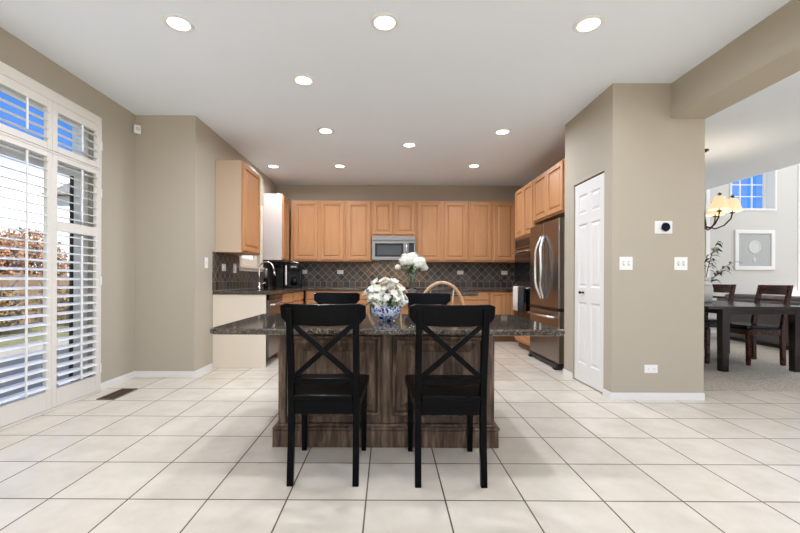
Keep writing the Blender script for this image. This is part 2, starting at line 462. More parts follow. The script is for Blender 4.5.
bm = BM(); box(bm, 2.50, XD, YR, YP, 2.487, H)
struct('wall_header', bm, M['wall'], 'greige ceiling beam over the opening to the dining area', 'beam')
bm = BM(); wall_x(bm, YR-0.12, YR, XL-0.15, 11.0, 0, H, [(-2.3, 2.3, 0.05, 2.6), (3.2, 10.4, 0.05, 2.6)]); box(bm, XF, 11, YR-0.12, YR, H, 5.3)  # openings made wide to let in fill daylight from behind
struct('wall_rear', bm, M['wall'], 'wall behind the viewer, its wide openings added to let in fill daylight', 'wall')
bm = BM(); wall_x(bm, 8.0, 8.22, XD-0.1, 11.0, 0, 5.2, [(6.98, 7.86, 2.526, 4.1), (8.37, 9.6, 0.9, 4.1)])
struct('wall_far', bm, M['wall_d'], 'pale grey far wall with framed art and high window', 'wall')
bm = BM(); box(bm, XF, XF+0.12, YR, 8.0, H, 5.2)
struct('wall_drop', bm, M['ceil'], 'drop between the low and the high ceiling', 'wall')
bm = BM(); wall_y(bm, 11.0, 11.12, YR, 8.22, 0, 5.2, [(0.5, 3.4, 0.4, 4.6), (4.2, 7.4, 0.4, 4.6)])  # unseen openings made to bring daylight into the far room
struct('wall_family', bm, M['wall_d'], 'far side wall, its tall unseen openings added to let in daylight', 'wall')
# baseboards
def baseb(name, parts, label):
    bm = BM()
    for p in parts:
        box(bm, *p, 0, 0.052)
        x0, x1, y0, y1 = p
        dx, dy = (0.003, 0) if (x1-x0) < (y1-y0) else (0, 0.003)
        box(bm, x0+dx, x1-dx, y0+dy, y1-dy, 0.052, 0.062)
    struct(name, bm, M['white'], label, 'baseboard')
bt = 0.014
baseb('baseboard_left', [(XL, XL+bt, SH1+0.005, YN)], 'white baseboard beside the patio door')
baseb('baseboard_nook', [(XL+bt, XK+bt, YN-bt, YN)], 'white baseboard on the short nook wall')
baseb('baseboard_kitchen', [(XK, XK+bt, YN, 4.615)], 'white baseboard running to the cream counter end')
baseb('baseboard_pillar', [(XP-bt, XD, YP-bt, YP)], 'white baseboard under the thermostat wall')
baseb('baseboard_pantry', [(XP-bt, XP, YP, DY0-0.01), (XP-bt, XP, DY1+0.01, 4.42)], 'white baseboard on either edge of the pantry door')
baseb('baseboard_far', [(XD, 11.0, 8.0-bt, 8.0)], 'white baseboard along the far grey wall')
bm = BM(); box(bm, 6.455, 6.53, 7.975, 8.0, 0.062, 3.4)
struct('trim_1', bm, M['white'], 'narrow white vertical trim on the far wall', 'trim')

# backsplash
bm = BM(); box(bm, XK+0.0005, XD-0.11, YB-0.008, YB-0.0005, 0.91, 1.372)
struct('wall_backsplash', bm, M['slate_x'], 'diagonal slate tile backsplash under the back cupboards', 'backsplash')
bm = BM(); wall_y(bm, XK+0.0005, XK+0.008, 4.63, YB-0.009, 0.91, 1.372, [(5.44, 6.44, 1.165, 1.372)])
struct('wall_backsplash.001', bm, M['slate_y'], 'diagonal slate tile backsplash behind the sink', 'backsplash')

# ------------------------------------------------------------------ windows and doors of the shell
def patio_door():
    r = thing('window_1', 'sliding glass patio door with white frame behind the shutters', 'patio door', (XL-0.10, 0, 0), 0, None, 'structure')
    y0, y1 = SH0+0.03, SH1-0.03
    bm = BM()
    box(bm, -0.04, 0.06, y0, y0+0.06, 0, 2.48); box(bm, -0.04, 0.06, y1-0.06, y1, 0, 2.48)
    box(bm, -0.04, 0.06, y0+0.06, y1-0.06, 2.42, 2.48); box(bm, -0.04, 0.06, y0+0.06, y1-0.06, 0.0, 0.05)
    box(bm, -0.04, 0.06, y0+0.06, y1-0.06, 2.02, 2.10)
    obj('frame', bm, M['vinyl'], r)
    mid = (y0+y1)/2
    for k, (a, b, x) in enumerate(((y0+0.06, mid+0.04, -0.02), (mid-0.04, y1-0.06, 0.02))):
        bm = BM()
        box(bm, x-0.018, x+0.018, a, a+0.07, 0.05, 2.02); box(bm, x-0.018, x+0.018, b-0.07, b, 0.05, 2.02)
        box(bm, x-0.018, x+0.018, a+0.07, b-0.07, 0.05, 0.14); box(bm, x-0.018, x+0.018, a+0.07, b-0.07, 1.95, 2.02)
        f = obj('sash', bm, M['vinyl'], r)
        bm = BM(); box(bm, x-0.003, x+0.003, a+0.07, b-0.07, 0.14, 1.95)
        obj('pane', bm, M['glass'], f)
        bm = BM()
        for yy in (a+0.07, b-0.085): box(bm, x-0.012, x+0.012, yy, yy+0.015, 0.14, 1.95)
        obj('gasket', bm, M['gasket'], f)
    bm = BM(); box(bm, 0.015, 0.021, y0+0.06, y1-0.06, 2.10, 2.42)
    obj('transom_pane', bm, M['glass'], r)
patio_door()

# shutters
FX = -2.645          # room face of the shutter panels
bm = BM()
box(bm, XL+0.001, FX-0.002, SH1-0.022, SH1, 0.001, 2.53); box(bm, XL+0.001, FX-0.002, SH0, SH0+0.022, 0.001, 2.53)
box(bm, XL+0.001, FX-0.002, SH0+0.022, SH1-0.022, 2.447, 2.53)
box(bm, XL+0.001, FX-0.002, SH0+0.022, SH1-0.022, 0.001, 0.022)
box(bm, XL+0.001, FX-0.002, SH0+0.022, SH1-0.022, 2.036, 2.054)
tag(obj('trim_2', bm, M['frame'], None, 0.004), 'white outer frame around all the plantation shutters', 'trim', None, 'structure')
LW = 0.514
def louver_mesh(L):
    bm = BM(); n = 10; w, t = 0.038, 0.0055
    ring = [(w*math.cos(2*PI*k/n), t*math.sin(2*PI*k/n)) for k in range(n)]
    tilt = math.radians(13)
    ring = [(a*math.cos(tilt)-b*math.sin(tilt), a*math.sin(tilt)+b*math.cos(tilt)) for a, b in ring]
    loft(bm, [[(-L/2, a, b) for a, b in ring], [(L/2, a, b) for a, b in ring]])
    return bm
LOUV = None
def shutter(y0, z0, z1, spans, label, hinge=False, cat='shutter'):
    """panel from y0 to y0+LW facing +X; local x -> world Y"""
    global LOUV
    r = thing('plantation_shutter', label, cat, (FX, y0, 0), PI/2, 'white plantation shutter panels')
    st = 0.048; t = 0.03
    bm = BM()
    box(bm, 0.001, st, 0, t, z0, z1); box(bm, LW-st, LW-0.001, 0, t, z0, z1)
    edges = [z0] + [v for s in spans for v in s] + [z1]
    for a, b in zip(edges[0::2], edges[1::2]): box(bm, st, LW-st, 0, t, a, b)
    obj('panel_frame', bm, M['frame'], r, 0.003)
    for a, b in spans:
        n = max(2, round((b-a)/0.0715)); sp = (b-a)/n
        for i in range(n):
            z = a + sp*(i+0.5)
            if LOUV is None: o = LOUV = smooth_by_angle(obj('louver', louver_mesh(LW-2*st-0.004), M['louver'], r))
            else: o = LOUV.copy(); C.objects.link(o); o.parent = r
            o.location = (LW/2, t/2, z)
        bm = BM(); box(bm, LW/2-0.006, LW/2+0.006, -0.042, -0.030, a+0.02, b-0.02)
        obj('tilt_rod', bm, M['louver'], r, 0.002)
    if hinge:
        for z in ([z0+0.2, z1-0.2, (z0+z1)/2] if z1-z0 > 1 else [(z0+z1)/2+0.02]):
            bm = BM(); box(bm, LW-0.004, LW+0.018, -0.006, -0.001, z-0.04, z+0.04)
            obj('hinge', bm, M['white'], r)
    return r
ys = [SH1-0.022-LW*(k+1) for k in range(4)]
nm = ['beside the corner wall', 'second from the corner wall', 'third from the corner wall', 'farthest from the corner wall']
for k, y0 in enumerate(ys):
    lo = [(0.17, 1.43), (1.51, 1.995)] if k == 0 else [(0.17, 1.995)]
    lb = 'tall white louvered shutter %s' % nm[k] + (', with a middle rail' if k == 0 else ', unbroken louvers')
    shutter(y0, 0.026, 2.034, lo, lb, k == 0)
    shutter(y0, 2.056, 2.445, [(2.107, 2.377)], 'small white transom shutter %s' % nm[k], k == 0)

# kitchen window
r = thing('window_2', 'small white window above the sink behind the gooseneck faucet', 'window', (XK, 5.94, 0), PI/2, None, 'structure')
bm = BM()
box(bm, -0.50, -0.42, -0.02, -0.001, 1.17, 2.24); box(bm, 0.42, 0.50, -0.02, -0.001, 1.17, 2.24)
box(bm, -0.42, 0.42, -0.02, -0.001, 2.15, 2.24); box(bm, -0.42, 0.42, -0.02, -0.001, 1.168, 1.209)
box(bm, -0.52, 0.52, -0.04, -0.001, 1.209, 1.235)
obj('casing', bm, M['cream'], r)
bm = BM()
box(bm, -0.42, -0.38, 0.05, 0.10, 1.236, 2.15); box(bm, 0.38, 0.42, 0.05, 0.10, 1.236, 2.15)
box(bm, -0.38, 0.38, 0.05, 0.10, 1.236, 1.36); box(bm, -0.38, 0.38, 0.05, 0.10, 2.11, 2.15)
obj('sash', bm, M['cream'], r)
bm = BM(); box(bm, -0.38, 0.38, 0.072, 0.078, 1.36, 2.11); obj('pane', bm, M['glass'], r)

# far windows
def far_window(name, x0, x1, z0, z1, step, label, zs):
    r = thing(name, label, 'window', (0, 8.0, 0), 0, None, 'structure')
    bm = BM(); c = 0.035
    box(bm, x0-c, x0, -0.016, -0.001, z0-c, z1+c); box(bm, x1, x1+c, -0.016, -0.001, z0-c, z1+c)
    box(bm, x0, x1, -0.016, -0.001, z0-c, z0); box(bm, x0, x1, -0.016, -0.001, z1, z1+c)
    obj('casing', bm, M['white'], r)
    bm = BM(); e = 0.012
    box(bm, x0+0.0005, x0+e, 0.0005, 0.169, z0+e, z1-e); box(bm, x1-e, x1-0.0005, 0.0005, 0.169, z0+e, z1-e); box(bm, x0+0.0005, x1-0.0005, 0.0005, 0.169, z0+0.0005, z0+e); box(bm, x0+0.0005, x1-0.0005, 0.0005, 0.169, z1-e, z1-0.0005)
    obj('jamb', bm, M['white'], r)
    bm = BM(); a = 0.045
    box(bm, x0+0.001, x0+a, 0.17, 0.215, z0+0.001, z1-0.001); box(bm, x1-a, x1-0.001, 0.17, 0.215, z0+0.001, z1-0.001)
    box(bm, x0+a, x1-a, 0.17, 0.215, z0+0.001, z0+a); box(bm, x0+a, x1-a, 0.17, 0.215, z1-a, z1-0.001)
    x = x1-a-step
    while x > x0+a+0.03:
        box(bm, x-0.009, x+0.009, 0.18, 0.205, z0+a, z1-a); x -= step
    z = z0+a+step
    while z < z1-a-0.03:
        box(bm, x0+a, x1-a, 0.1805, 0.2045, z-0.009, z+0.009); z += zs
    obj('sash', bm, M['vinyl'], r)
    bm = BM(); box(bm, x0+a, x1-a, 0.190, 0.194, z0+a, z1-a); obj('pane', bm, M['glass'], r)
far_window('window_3', 6.98, 7.86, 2.526, 4.1, 0.245, 'high window with white grid showing blue sky', 0.245)
far_window('window_4', 8.37, 9.6, 0.9, 4.1, 0.4, 'tall white window at the edge of the far wall', 0.5)

# pantry door
r = thing('door_1', 'white six panel pantry door in the greige wall', 'door', (XP+0.010, DY1, 0), -PI/2, None, 'structure')
W = DY1-DY0
bm = BM()
e0, e1 = 0.012, W-0.012
def cells():
    st = 0.085; ml = 0.075; w = (W-2*st-ml)/2
    xs = [(st, st+w), (st+w+ml, W-st)]
    zs = [(0.20, 0.83), (0.98, 1.63), (1.73, 1.93)]
    return xs, zs
xs, zs = cells()
# slab with raised panels: stiles, rails and fields
box(bm, e0, xs[0][0], 0, 0.035, 0.012, 2.050); box(bm, xs[1][1], e1, 0, 0.035, 0.012, 2.050)
box(bm, xs[0][1], xs[1][0], 0, 0.035, 0.012, 2.050)
zc = [0.012] + [v for z in zs for v in z] + [2.050]
for xa, xb in xs:
    for a, b in zip(zc[0::2], zc[1::2]): box(bm, xa, xb, 0, 0.035, a, b)
    for a, b in zs: panel(bm, xa, xb, a, b, 0.0, 0.034, [(0.0, 0.0), (0.012, 0.009), (0.022, 0.009), (0.042, 0.002)])
obj('door_slab', bm, M['door'], r)
bm = BM(); lathe(bm, [(0.011, -0.001), (0.011, -0.012), (0.005, -0.02), (0.013, -0.032), (0.015, -0.042), (0.008, -0.05)], seg=16)
k = obj('knob', bm, M['iron'], r, smooth=True, loc=(0.20, 0, 0.93)); k.rotation_euler = (PI/2, 0, 0)
k.rotation_euler = (-PI/2, 0, 0)
bm = BM(); box(bm, 0.003, 0.0115, 0.005, 0.06, 0.0, 2.060); box(bm, W-0.0115, W-0.003, 0.005, 0.06, 0, 2.060); box(bm, 0.0115, W-0.0115, 0.005, 0.06, 2.051, 2.062)
obj('jamb', bm, M['toe'], r)

# ------------------------------------------------------------------ recessed ceiling lights
def can_proto():
    r = thing('ceiling_light', 'x', 'ceiling light', (0, 0, H), 0, 'round recessed ceiling lights')
    bm = BM(); lathe(bm, [(0.070, -0.0005), (0.098, -0.0005), (0.098, -0.004), (0.094, -0.007), (0.074, -0.009), (0.070, -0.006)], seg=32, cap0=False, cap1=False)
    bm.verts.ensure_lookup_table()
    obj('trim_ring', bm, M['plate'], r, smooth=True)
    bm = BM(); lathe(bm, [(0.072, -0.0005), (0.072, -0.0035), (0.05, -0.005), (0.001, -0.0055)], seg=32)
    obj('lens', bm, M['lens'], r, smooth=True)
    return r
ld = bpy.data.lights.new('can_bulb', 'AREA'); ld.shape = 'DISK'; ld.size = 0.13; ld.energy = CAN_WATTS; ld.color = (0.89, 0.965, 1.10)
ld.spread = math.radians(170)
def add_bulb(r):
    l = bpy.data.objects.new('bulb', ld); C.objects.link(l); l.parent = r; l.location = (0, 0, -0.012)
cans = [(-1.44, 2.69, 'round ceiling light nearest the patio door shutters'),
        (-0.03, 2.67, 'round ceiling light in the middle of the front row of three'),
        (1.36, 2.68, 'round ceiling light in the front row by the beam'),
        (-0.75, 3.45, 'lone round ceiling light between the front row and the kitchen lights'),
        (-0.74, 4.62, 'round ceiling light above the left end of the kitchen aisle'),
        (0.27, 5.09, 'round ceiling light above the second island'),
        (1.34, 4.63, 'round ceiling light in front of the refrigerator'),
        (1.31, 6.01, 'far round ceiling light nearest the wall oven'),
        (-0.75, 6.05, 'far round ceiling light in front of the back cupboards'),
        (-1.78, 6.08, 'far round ceiling light above the sink'),
        (-1.44, 0.5, None), (-0.03, 0.5, None), (1.36, 0.5, None), (-1.44, -1.7, None), (-0.03, -1.7, None), (1.36, -1.7, None),  # unlabelled ones are unseen lamps, added as front fill light
        (4.2, 2.2, None), (4.2, 7.2, None), (4.6, -0.5, None)]  # unseen lamps added to brighten the dining side
can = can_proto(); first = True
for x, y, lb in cans:
    lb = lb or 'unseen round ceiling light added for fill, behind the viewer or over the dining area'
    if first: c = can; c.location = (x, y, H); c['label'] = lb; first = False
    else: c = dup(can, lb, (x, y, H))
    cans_list = globals().setdefault('CANS', []); cans_list.append(c)
for c in CANS: add_bulb(c)
lf = bpy.data.lights.new('fill_high_bulb', 'AREA'); lf.shape = 'DISK'; lf.size = 0.13; lf.energy = 36; lf.color = (0.95, 0.98, 1.04); lf.spread = math.radians(170)  # added lamps, out of view, to brighten the far walls
for x, y in ((7.4, 2.2), (7.6, 5.2), (9.6, 3.0), (9.6, 6.4)):
    c = dup(can, 'unseen round light added in the high ceiling to brighten the far room', (x, y, 5.2))
    for ch in kids(c):
        if ch.type == 'LIGHT': ch.data = lf

# ------------------------------------------------------------------ cabinets
def cabinet(name, label, cat, w, d, z0, z1, doors, loc, rz, group, toe=0.0, drawers=(), side=None, box_mat=None, side_mat='cream'):
    """unit facing local -Y, front of the box at y=0.02, x from 0 to w; doors = [(x0,x1,z0,z1)]"""
    r = thing(name, label, cat, loc, rz, group)
    bm = BM(); box(bm, 0.001, w-0.001, 0.021, d, z0+toe, z1)
    obj('cabinet_box', bm, box_mat or M['maple'], r, 0.002)
    if toe:
        bm = BM(); box(bm, 0.001, w-0.001, 0.075, d, z0, z0+toe-0.001); obj('toe_kick', bm, M['toe'], r)
    for x0, x1, a, b in doors:
        bm = BM(); panel(bm, x0, x1, a, b, 0.0, 0.0205, RAISED); obj('door', bm, M['maple'], r)
    for x0, x1, a, b in drawers:
        bm = BM(); panel(bm, x0, x1, a, b, 0.0, 0.0205, [(0, 0.003), (0.004, 0)]); obj('drawer', bm, M['maple'], r)
    if side:
        for s in side:
            x0, x1 = (-0.004, 0.001) if s == 'l' else (w-0.001, w+0.004)
            bm = BM(); box(bm, x0, x1, 0.021, d, z0+toe, z1); p = obj('side_panel', bm, M[side_mat], r); p['label'] = side_mat + ' end panel'
    return r
UT, UB = 2.45, 1.372
YU = 6.95
G1 = 'maple upper cupboards'
def px2x(p, Y=YU): return (p-388)*Y/393.0
def upper_back(pl, pr, doors, z0, label):
    x0, x1 = px2x(pl), px2x(pr)
    dd = [(px2x(a)-x0, px2x(b)-x0, z0+0.025, UT-0.025) for a, b in doors]
    return cabinet('upper_cabinet', label, 'cupboard', x1-x0, YB-YU-0.009, z0, UT, dd, (x0, YU, 0), 0, G1)
upper_back(290.3, 345.2, [(293.4, 317.4), (320.0, 343.4)], UB, 'two door maple wall cupboard in the corner above the coffee maker')
upper_back(345.3, 371.3, [(347.2, 370.0)], UB, 'narrow single door maple wall cupboard beside the microwave')
upper_back(371.4, 415.9, [(373.0, 392.4), (394.4, 414.4)], 1.825, 'short two door maple cupboard above the microwave')
upper_back(416.0, 468.4, [(417.6, 440.6), (443.8, 467.0)], UB, 'two door maple wall cupboard right of the microwave')
upper_back(468.5, 517.5, [(470.0, 491.4), (494.0, 515.0)], UB, 'two door maple wall cupboard nearest the wall oven')
# left run uppers (face +X)
XU = -1.74
cabinet('upper_cabinet', 'maple wall cupboard with large tan end panel nearest the viewer', 'cupboard', 0.68, 0.327, UB, 2.47, [(0.03, 0.65, UB+0.02, 2.45)], (XU, 4.70, 0), PI/2, G1, side='l', side_mat='tan')
cabinet('upper_cabinet', 'maple corner wall cupboard with pale end panel behind the faucet', 'cupboard', 0.435, 0.327, UB, 2.47, [(0.03, 0.40, UB+0.02, 2.45)], (XU, 6.51, 0), PI/2, G1, side='l', side_mat='pale')
# left base run (face +X), front X=-1.42
G2 = 'maple base cupboards'
XB = -1.42
bm = BM(); box(bm, XK+0.001, XB-0.022, 4.640, 4.66, 0, 0.868)
tag(obj('partition', bm, M['cream'], None, 0.002), 'cream partition closing the end of the sink counter', 'partition')
def base(x, y, w, rz, drawers, doors, label, d=0.62, side=None):
    return cabinet('base_cabinet', label, 'cupboard', w, d, 0, 0.868, doors, (x, y, 0), rz, G2, 0.10, drawers, side)
base(XB, 5.30, 0.60, PI/2, [(0.02, 0.58, 0.72, 0.85)], [(0.02, 0.295, 0.13, 0.70), (0.305, 0.58, 0.13, 0.70)], 'maple base cupboard next to the dishwasher')
base(XB, 5.901, 0.72, PI/2, [(0.02, 0.35, 0.72, 0.85), (0.37, 0.70, 0.72, 0.85)], [(0.02, 0.35, 0.13, 0.70), (0.37, 0.70, 0.13, 0.70)], 'maple base cupboard in the corner below the sink window')
# dishwasher
r = thing('dishwasher', 'stainless dishwasher at the end of the sink counter', 'dishwasher', (XB, 4.69, 0), PI/2)
bm = BM(); box(bm, 0.004, 0.596, 0.03, 0.60, 0.10, 0.866); obj('body', bm, M['blackp'], r)
bm = BM(); box(bm, 0.006, 0.594, 0.0, 0.0295, 0.11, 0.80); obj('door', bm, M['steel'], r, 0.004)
bm = BM(); box(bm, 0.006, 0.594, 0.0, 0.0295, 0.803, 0.862); obj('control_panel', bm, M['blackglass'], r, 0.003)
bm = BM(); tube(bm, [(0.06, -0.001, 0.745), (0.06, -0.045, 0.745), (0.54, -0.045, 0.745), (0.54, -0.001, 0.745)], 0.011); obj('handle', bm, M['chrome'], r, smooth=False)
# back base run (face -Y), front Y=6.65
YC = 6.65
base(XB+0.02, YC, 0.565, 0, [(0.02, 0.545, 0.72, 0.85)], [(0.02, 0.275, 0.13, 0.70), (0.29, 0.545, 0.13, 0.70)], 'maple base cupboard with wide drawer below the coffee maker')
base(-0.834, YC, 0.534, 0, [(0.02, 0.515, 0.72, 0.85)], [(0.02, 0.26, 0.13, 0.70), (0.275, 0.515, 0.13, 0.70)], 'maple base cupboard with wide drawer at the stove')
base(0.492, YC, 0.74, 0, [(0.02, 0.72, 0.72, 0.85)], [(0.02, 0.36, 0.13, 0.70), (0.38, 0.72, 0.13, 0.70)], 'maple base cupboard to the other side of the stove')
base(1.233, YC, 0.50, 0, [(0.03, 0.475, 0.72, 0.85), (0.03, 0.475, 0.51, 0.70), (0.03, 0.475, 0.13, 0.49)], [], 'maple base cupboard of three drawers')
base(1.734, YC, 0.50, 0, [], [(0.02, 0.265, 0.13, 0.85), (0.275, 0.48, 0.13, 0.85)], 'tall two door maple base cupboard beside the wall oven')
# counters
def slab(name, outline, z0, z1, label, b=0.012):
    bm = BM(); prism(bm, outline, z0, z1)
    return tag(obj(name, bm, M['granite'], None, b, seg=3), label, 'countertop')
slab('countertop', [(XK+0.009, 4.62), (-1.385, 4.62), (-1.385, 6.615), (-0.295, 6.615), (-0.295, YB-0.009), (XK+0.009, YB-0.009)], 0.87, 0.91, 'brown granite counter with the faucet and coffee maker on it', 0.01)
slab('countertop', [(0.485, 6.615), (2.24, 6.615), (2.24, YB-0.009), (0.485, YB-0.009)], 0.87, 0.91, 'brown granite counter between stove and wall oven', 0.01)
# stove
r = thing('stove', 'stainless range below the microwave', 'stove', (-0.285, 6.62, 0), 0)
bm = BM(); box(bm, 0.0, 0.76, 0.03, 0.66, 0.03, 0.895); obj('body', bm, M['steel'], r, 0.003)
bm = BM(); box(bm, 0.0, 0.76, 0.0, 0.665, 0.8955, 0.915); obj('cooktop', bm, M['blackglass'], r, 0.004)
bm = BM(); box(bm, 0.01, 0.75, 0.0, 0.0295, 0.17, 0.73); d = obj('oven_door', bm, M['steel'], r, 0.004)
bm = BM(); box(bm, 0.13, 0.63, -0.003, -0.0005, 0.30, 0.58); obj('window', bm, M['blackglass'], d)
bm = BM(); tube(bm, [(0.08, 0.0, 0.68), (0.08, -0.045, 0.68), (0.68, -0.045, 0.68), (0.68, 0.0, 0.68)], 0.011); obj('handle', bm, M['chrome'], d)
bm = BM(); box(bm, 0.0, 0.76, 0.0, 0.0295, 0.745, 0.89); cp = obj('control_panel', bm, M['steel'], r, 0.003)
for k in range(4):
    bm = BM(); lathe(bm, [(0.02, -0.0005), (0.02, 0.012), (0.015, 0.03)], seg=16)
    o = obj('knob', bm, M['blackp'], cp, loc=(0.12+0.17*k, 0, 0.82)); o.rotation_euler = (PI/2, 0, 0)
for k, (x, y) in enumerate(((0.2, 0.2), (0.56, 0.2), (0.2, 0.48), (0.56, 0.48))):
    bm = BM()
    tube(bm, [(x+0.09*math.cos(a*PI/8), y+0.09*math.sin(a*PI/8), 0.926) for a in range(16)], 0.006, 6, True)
    for a in range(4): bar(bm, (x, y, 0.926), (x+0.09*math.cos(a*PI/2), y+0.09*math.sin(a*PI/2), 0.926), 0.01, 0.012)
    for a in range(4): bar(bm, (x+0.09*math.cos(a*PI/2), y+0.09*math.sin(a*PI/2), 0.926), (x+0.09*math.cos(a*PI/2), y+0.09*math.sin(a*PI/2), 0.9155), 0.01, 0.01)
    obj('burner_grate', bm, M['blackp'], r)
# microwave
r = thing('microwave', 'stainless microwave under the short maple cupboard', 'microwave', (-0.285, 6.90, 0), 0)
z0, z1 = 1.395, 1.822
bm = BM(); box(bm, 0.0, 0.77, 0.03, 0.39, z0, z1-0.001); obj('body', bm, M['steel'], r, 0.003)
bm = BM(); box(bm, 0.0, 0.77, 0.0, 0.0295, 1.745, z1-0.001); obj('vent_grille', bm, M['steel'], r, 0.004)
bm = BM(); box(bm, 0.0, 0.635, -0.005, 0.0295, z0+0.003, 1.735); d = obj('door', bm, M['steel'], r, 0.005)
bm = BM(); box(bm, 0.055, 0.555, -0.008, -0.0055, z0+0.06, 1.69); w = obj('window', bm, M['blackglass'], d)
bm = BM(); box(bm, 0.095, 0.515, -0.0095, -0.0085, z0+0.095, 1.655); o = obj('window_mesh', bm, M['greyglass'], w)
bm = BM(); tube(bm, [(0.598, -0.005, 1.44), (0.598, -0.045, 1.46), (0.598, -0.05, 1.565), (0.598, -0.045, 1.67), (0.598, -0.005, 1.69)], 0.012, 10); obj('handle', bm, M['chrome'], d, smooth=True)
bm = BM(); box(bm, 0.64, 0.77, -0.003, 0.0295, z0+0.003, 1.735); p = obj('control_panel', bm, M['steel'], r, 0.004)
bm = BM(); box(bm, 0.652, 0.74, -0.006, -0.0035, z0+0.05, 1.70); obj('keypad', bm, M['blackglass'], p)
for x in (0.06, 0.36, 0.66):
    bm = BM(); box(bm, x, x+0.07, 0.06, 0.12, z0-0.006, z0-0.0005); obj('lamp_lens', bm, M['plate'], r)
lm = bpy.data.lights.new('hood_bulb', 'AREA'); lm.size = 0.06; lm.energy = 1.6; lm.color = (1.0, 0.82, 0.58)
for x in (0.095, 0.395, 0.695):
    l = bpy.data.objects.new('bulb', lm); C.objects.link(l); l.parent = r; l.location = (x, 0.09, z0-0.008)

# right run: oven tower and cabinet over the refrigerator (face -X)
XT = 2.02
tower = thing('oven_cabinet', 'tall maple oven cupboard with two top doors and bottom drawer', 'cupboard', (XT, 6.29, 0), -PI/2)
TW = 0.78
bm = BM()
box(bm, 0, 0.035, 0.021, 0.66, 0.10, 2.47); box(bm, TW-0.035, TW, 0.021, 0.66, 0.10, 2.47)
box(bm, 0.035, TW-0.035, 0.021, 0.66, 0.10, 0.455); box(bm, 0.035, TW-0.035, 0.021, 0.66, 1.695, 2.47); box(bm, 0.035, TW-0.035, 0.64, 0.66, 0.455, 1.695)
obj('cabinet_box', bm, M['maple'], tower, 0.002)
bm = BM(); box(bm, 0, TW, 0.075, 0.66, 0, 0.099); obj('toe_kick', bm, M['toe'], tower)
for a, b in ((0.02, 0.383), (0.397, 0.76)):
    bm = BM(); panel(bm, a, b, 1.72, 2.45, 0.0, 0.0205, RAISED); obj('door', bm, M['maple'], tower)
bm = BM(); panel(bm, 0.02, 0.76, 0.13, 0.44, 0.0, 0.0205, RAISED); obj('drawer', bm, M['maple'], tower)
ov = thing('wall_oven', 'built in double wall oven with black glass in the tall cupboard', 'oven', (XT, 6.29, 0), -PI/2)
bm = BM(); box(bm, 0.037, TW-0.037, 0.022, 0.62, 0.458, 1.692); obj('body', bm, M['blackp'], ov)
bm = BM(); box(bm, 0.036, TW-0.036, -0.005, 0.0205, 1.53, 1.692); p = obj('control_panel', bm, M['bronze'], ov, 0.003)
bm = BM(); box(bm, 0.10, TW-0.10, -0.0075, -0.0055, 1.555, 1.66); obj('display', bm, M['blackglass'], p)
for za, zb, nm_ in ((1.0, 1.52, 'door'), (0.462, 0.985, 'door')):
    bm = BM(); box(bm, 0.036, TW-0.036, -0.008, 0.0205, za, zb); d = obj('door', bm, M['bronze'], ov, 0.003)
    bm = BM(); box(bm, 0.06, TW-0.06, -0.011, -0.0085, za+0.03, zb-0.075); obj('window', bm, M['blackglass'], d)
    zh = zb-0.045
    bm = BM(); tube(bm, [(0.08, -0.008, zh), (0.08, -0.05, zh), (TW-0.08, -0.05, zh), (TW-0.08, -0.008, zh)], 0.010); obj('handle', bm, M['chrome'], d)
def towel(xc, w, mat, lf, lb, name, label):
    bm = BM(); zt = 0.94+0.0105
    path = [(-0.050-0.0125, zt-0.0-lf), (-0.050-0.0145, zt-lf*0.6), (-0.050-0.013, zt-0.02), (-0.050-0.009, zt+0.002), (-0.050, zt+0.006), (-0.050+0.009, zt+0.002), (-0.050+0.013, zt-0.02), (-0.050+0.014, zt-lb)]
    n = 12; rows = []
    for y, z in path:
        rows.append([bm.verts.new((xc-w/2+w*k/n, y + 0.0035*math.sin(k*1.7)*(1 if y < -0.05 else 0.4), z)) for k in range(n+1)])
    for a, b in zip(rows, rows[1:]):
        for k in range(n): bm.faces.new((a[k], a[k+1], b[k+1], b[k]))
    o = obj(name, bm, mat, None, smooth=True); o.location = (XT, 6.29, 0); o.rotation_euler = (0, 0, -PI/2)
    s = o.modifiers.new('thick', 'SOLIDIFY'); s.thickness = 0.004; s.offset = 1
    return tag(o, label, 'towel')
towel(0.25, 0.21, M['towel_w'], 0.36, 0.24, 'dish_towel', 'white dish towel hanging from the wall oven handle')
towel(0.52, 0.20, M['towel_d'], 0.36, 0.24, 'dish_towel', 'charcoal dish towel hanging from the wall oven handle')
cabinet('upper_cabinet', 'two door maple cupboard above the refrigerator', 'cupboard', 0.955, 0.66, 1.85, 2.47, [(0.02, 0.47, 1.87, 2.45), (0.485, 0.935, 1.87, 2.45)], (XT, 5.505, 0), -PI/2, G1)

# refrigerator
r = thing('refrigerator', 'stainless french door refrigerator with curved handles and bottom freezer', 'refrigerator', (1.985, 5.495, 0), -PI/2)
FW = 0.925
bm = BM(); box(bm, 0.004, FW-0.004, 0.075, 0.70, 0.03, 1.77); obj('body', bm, M['blackp'], r, 0.004)
for a, b, s in ((0.003, FW/2-0.003, 1), (FW/2+0.003, FW-0.003, -1)):
    bm = BM(); box(bm, a, b, 0.0, 0.072, 0.715, 1.785); d = obj('door', bm, M['bronze'], r, 0.010, seg=3)
    hx = FW/2 - 0.040*s
    bm = BM(); pts = []
    for k in range(17):
        t = k/16; z = 0.82+0.80*t; q = math.sin(PI*t)
        pts.append((hx - s*0.055*q, -0.003-0.062*min(1, q*1.6), z))
    tube(bm, pts, 0.020, 12); obj('handle', bm, M['chrome'], d, smooth=True)
bm = BM(); box(bm, 0.003, FW-0.003, 0.0, 0.072, 0.075, 0.69); d = obj('freezer_drawer', bm, M['bronze'], r, 0.010, seg=3)
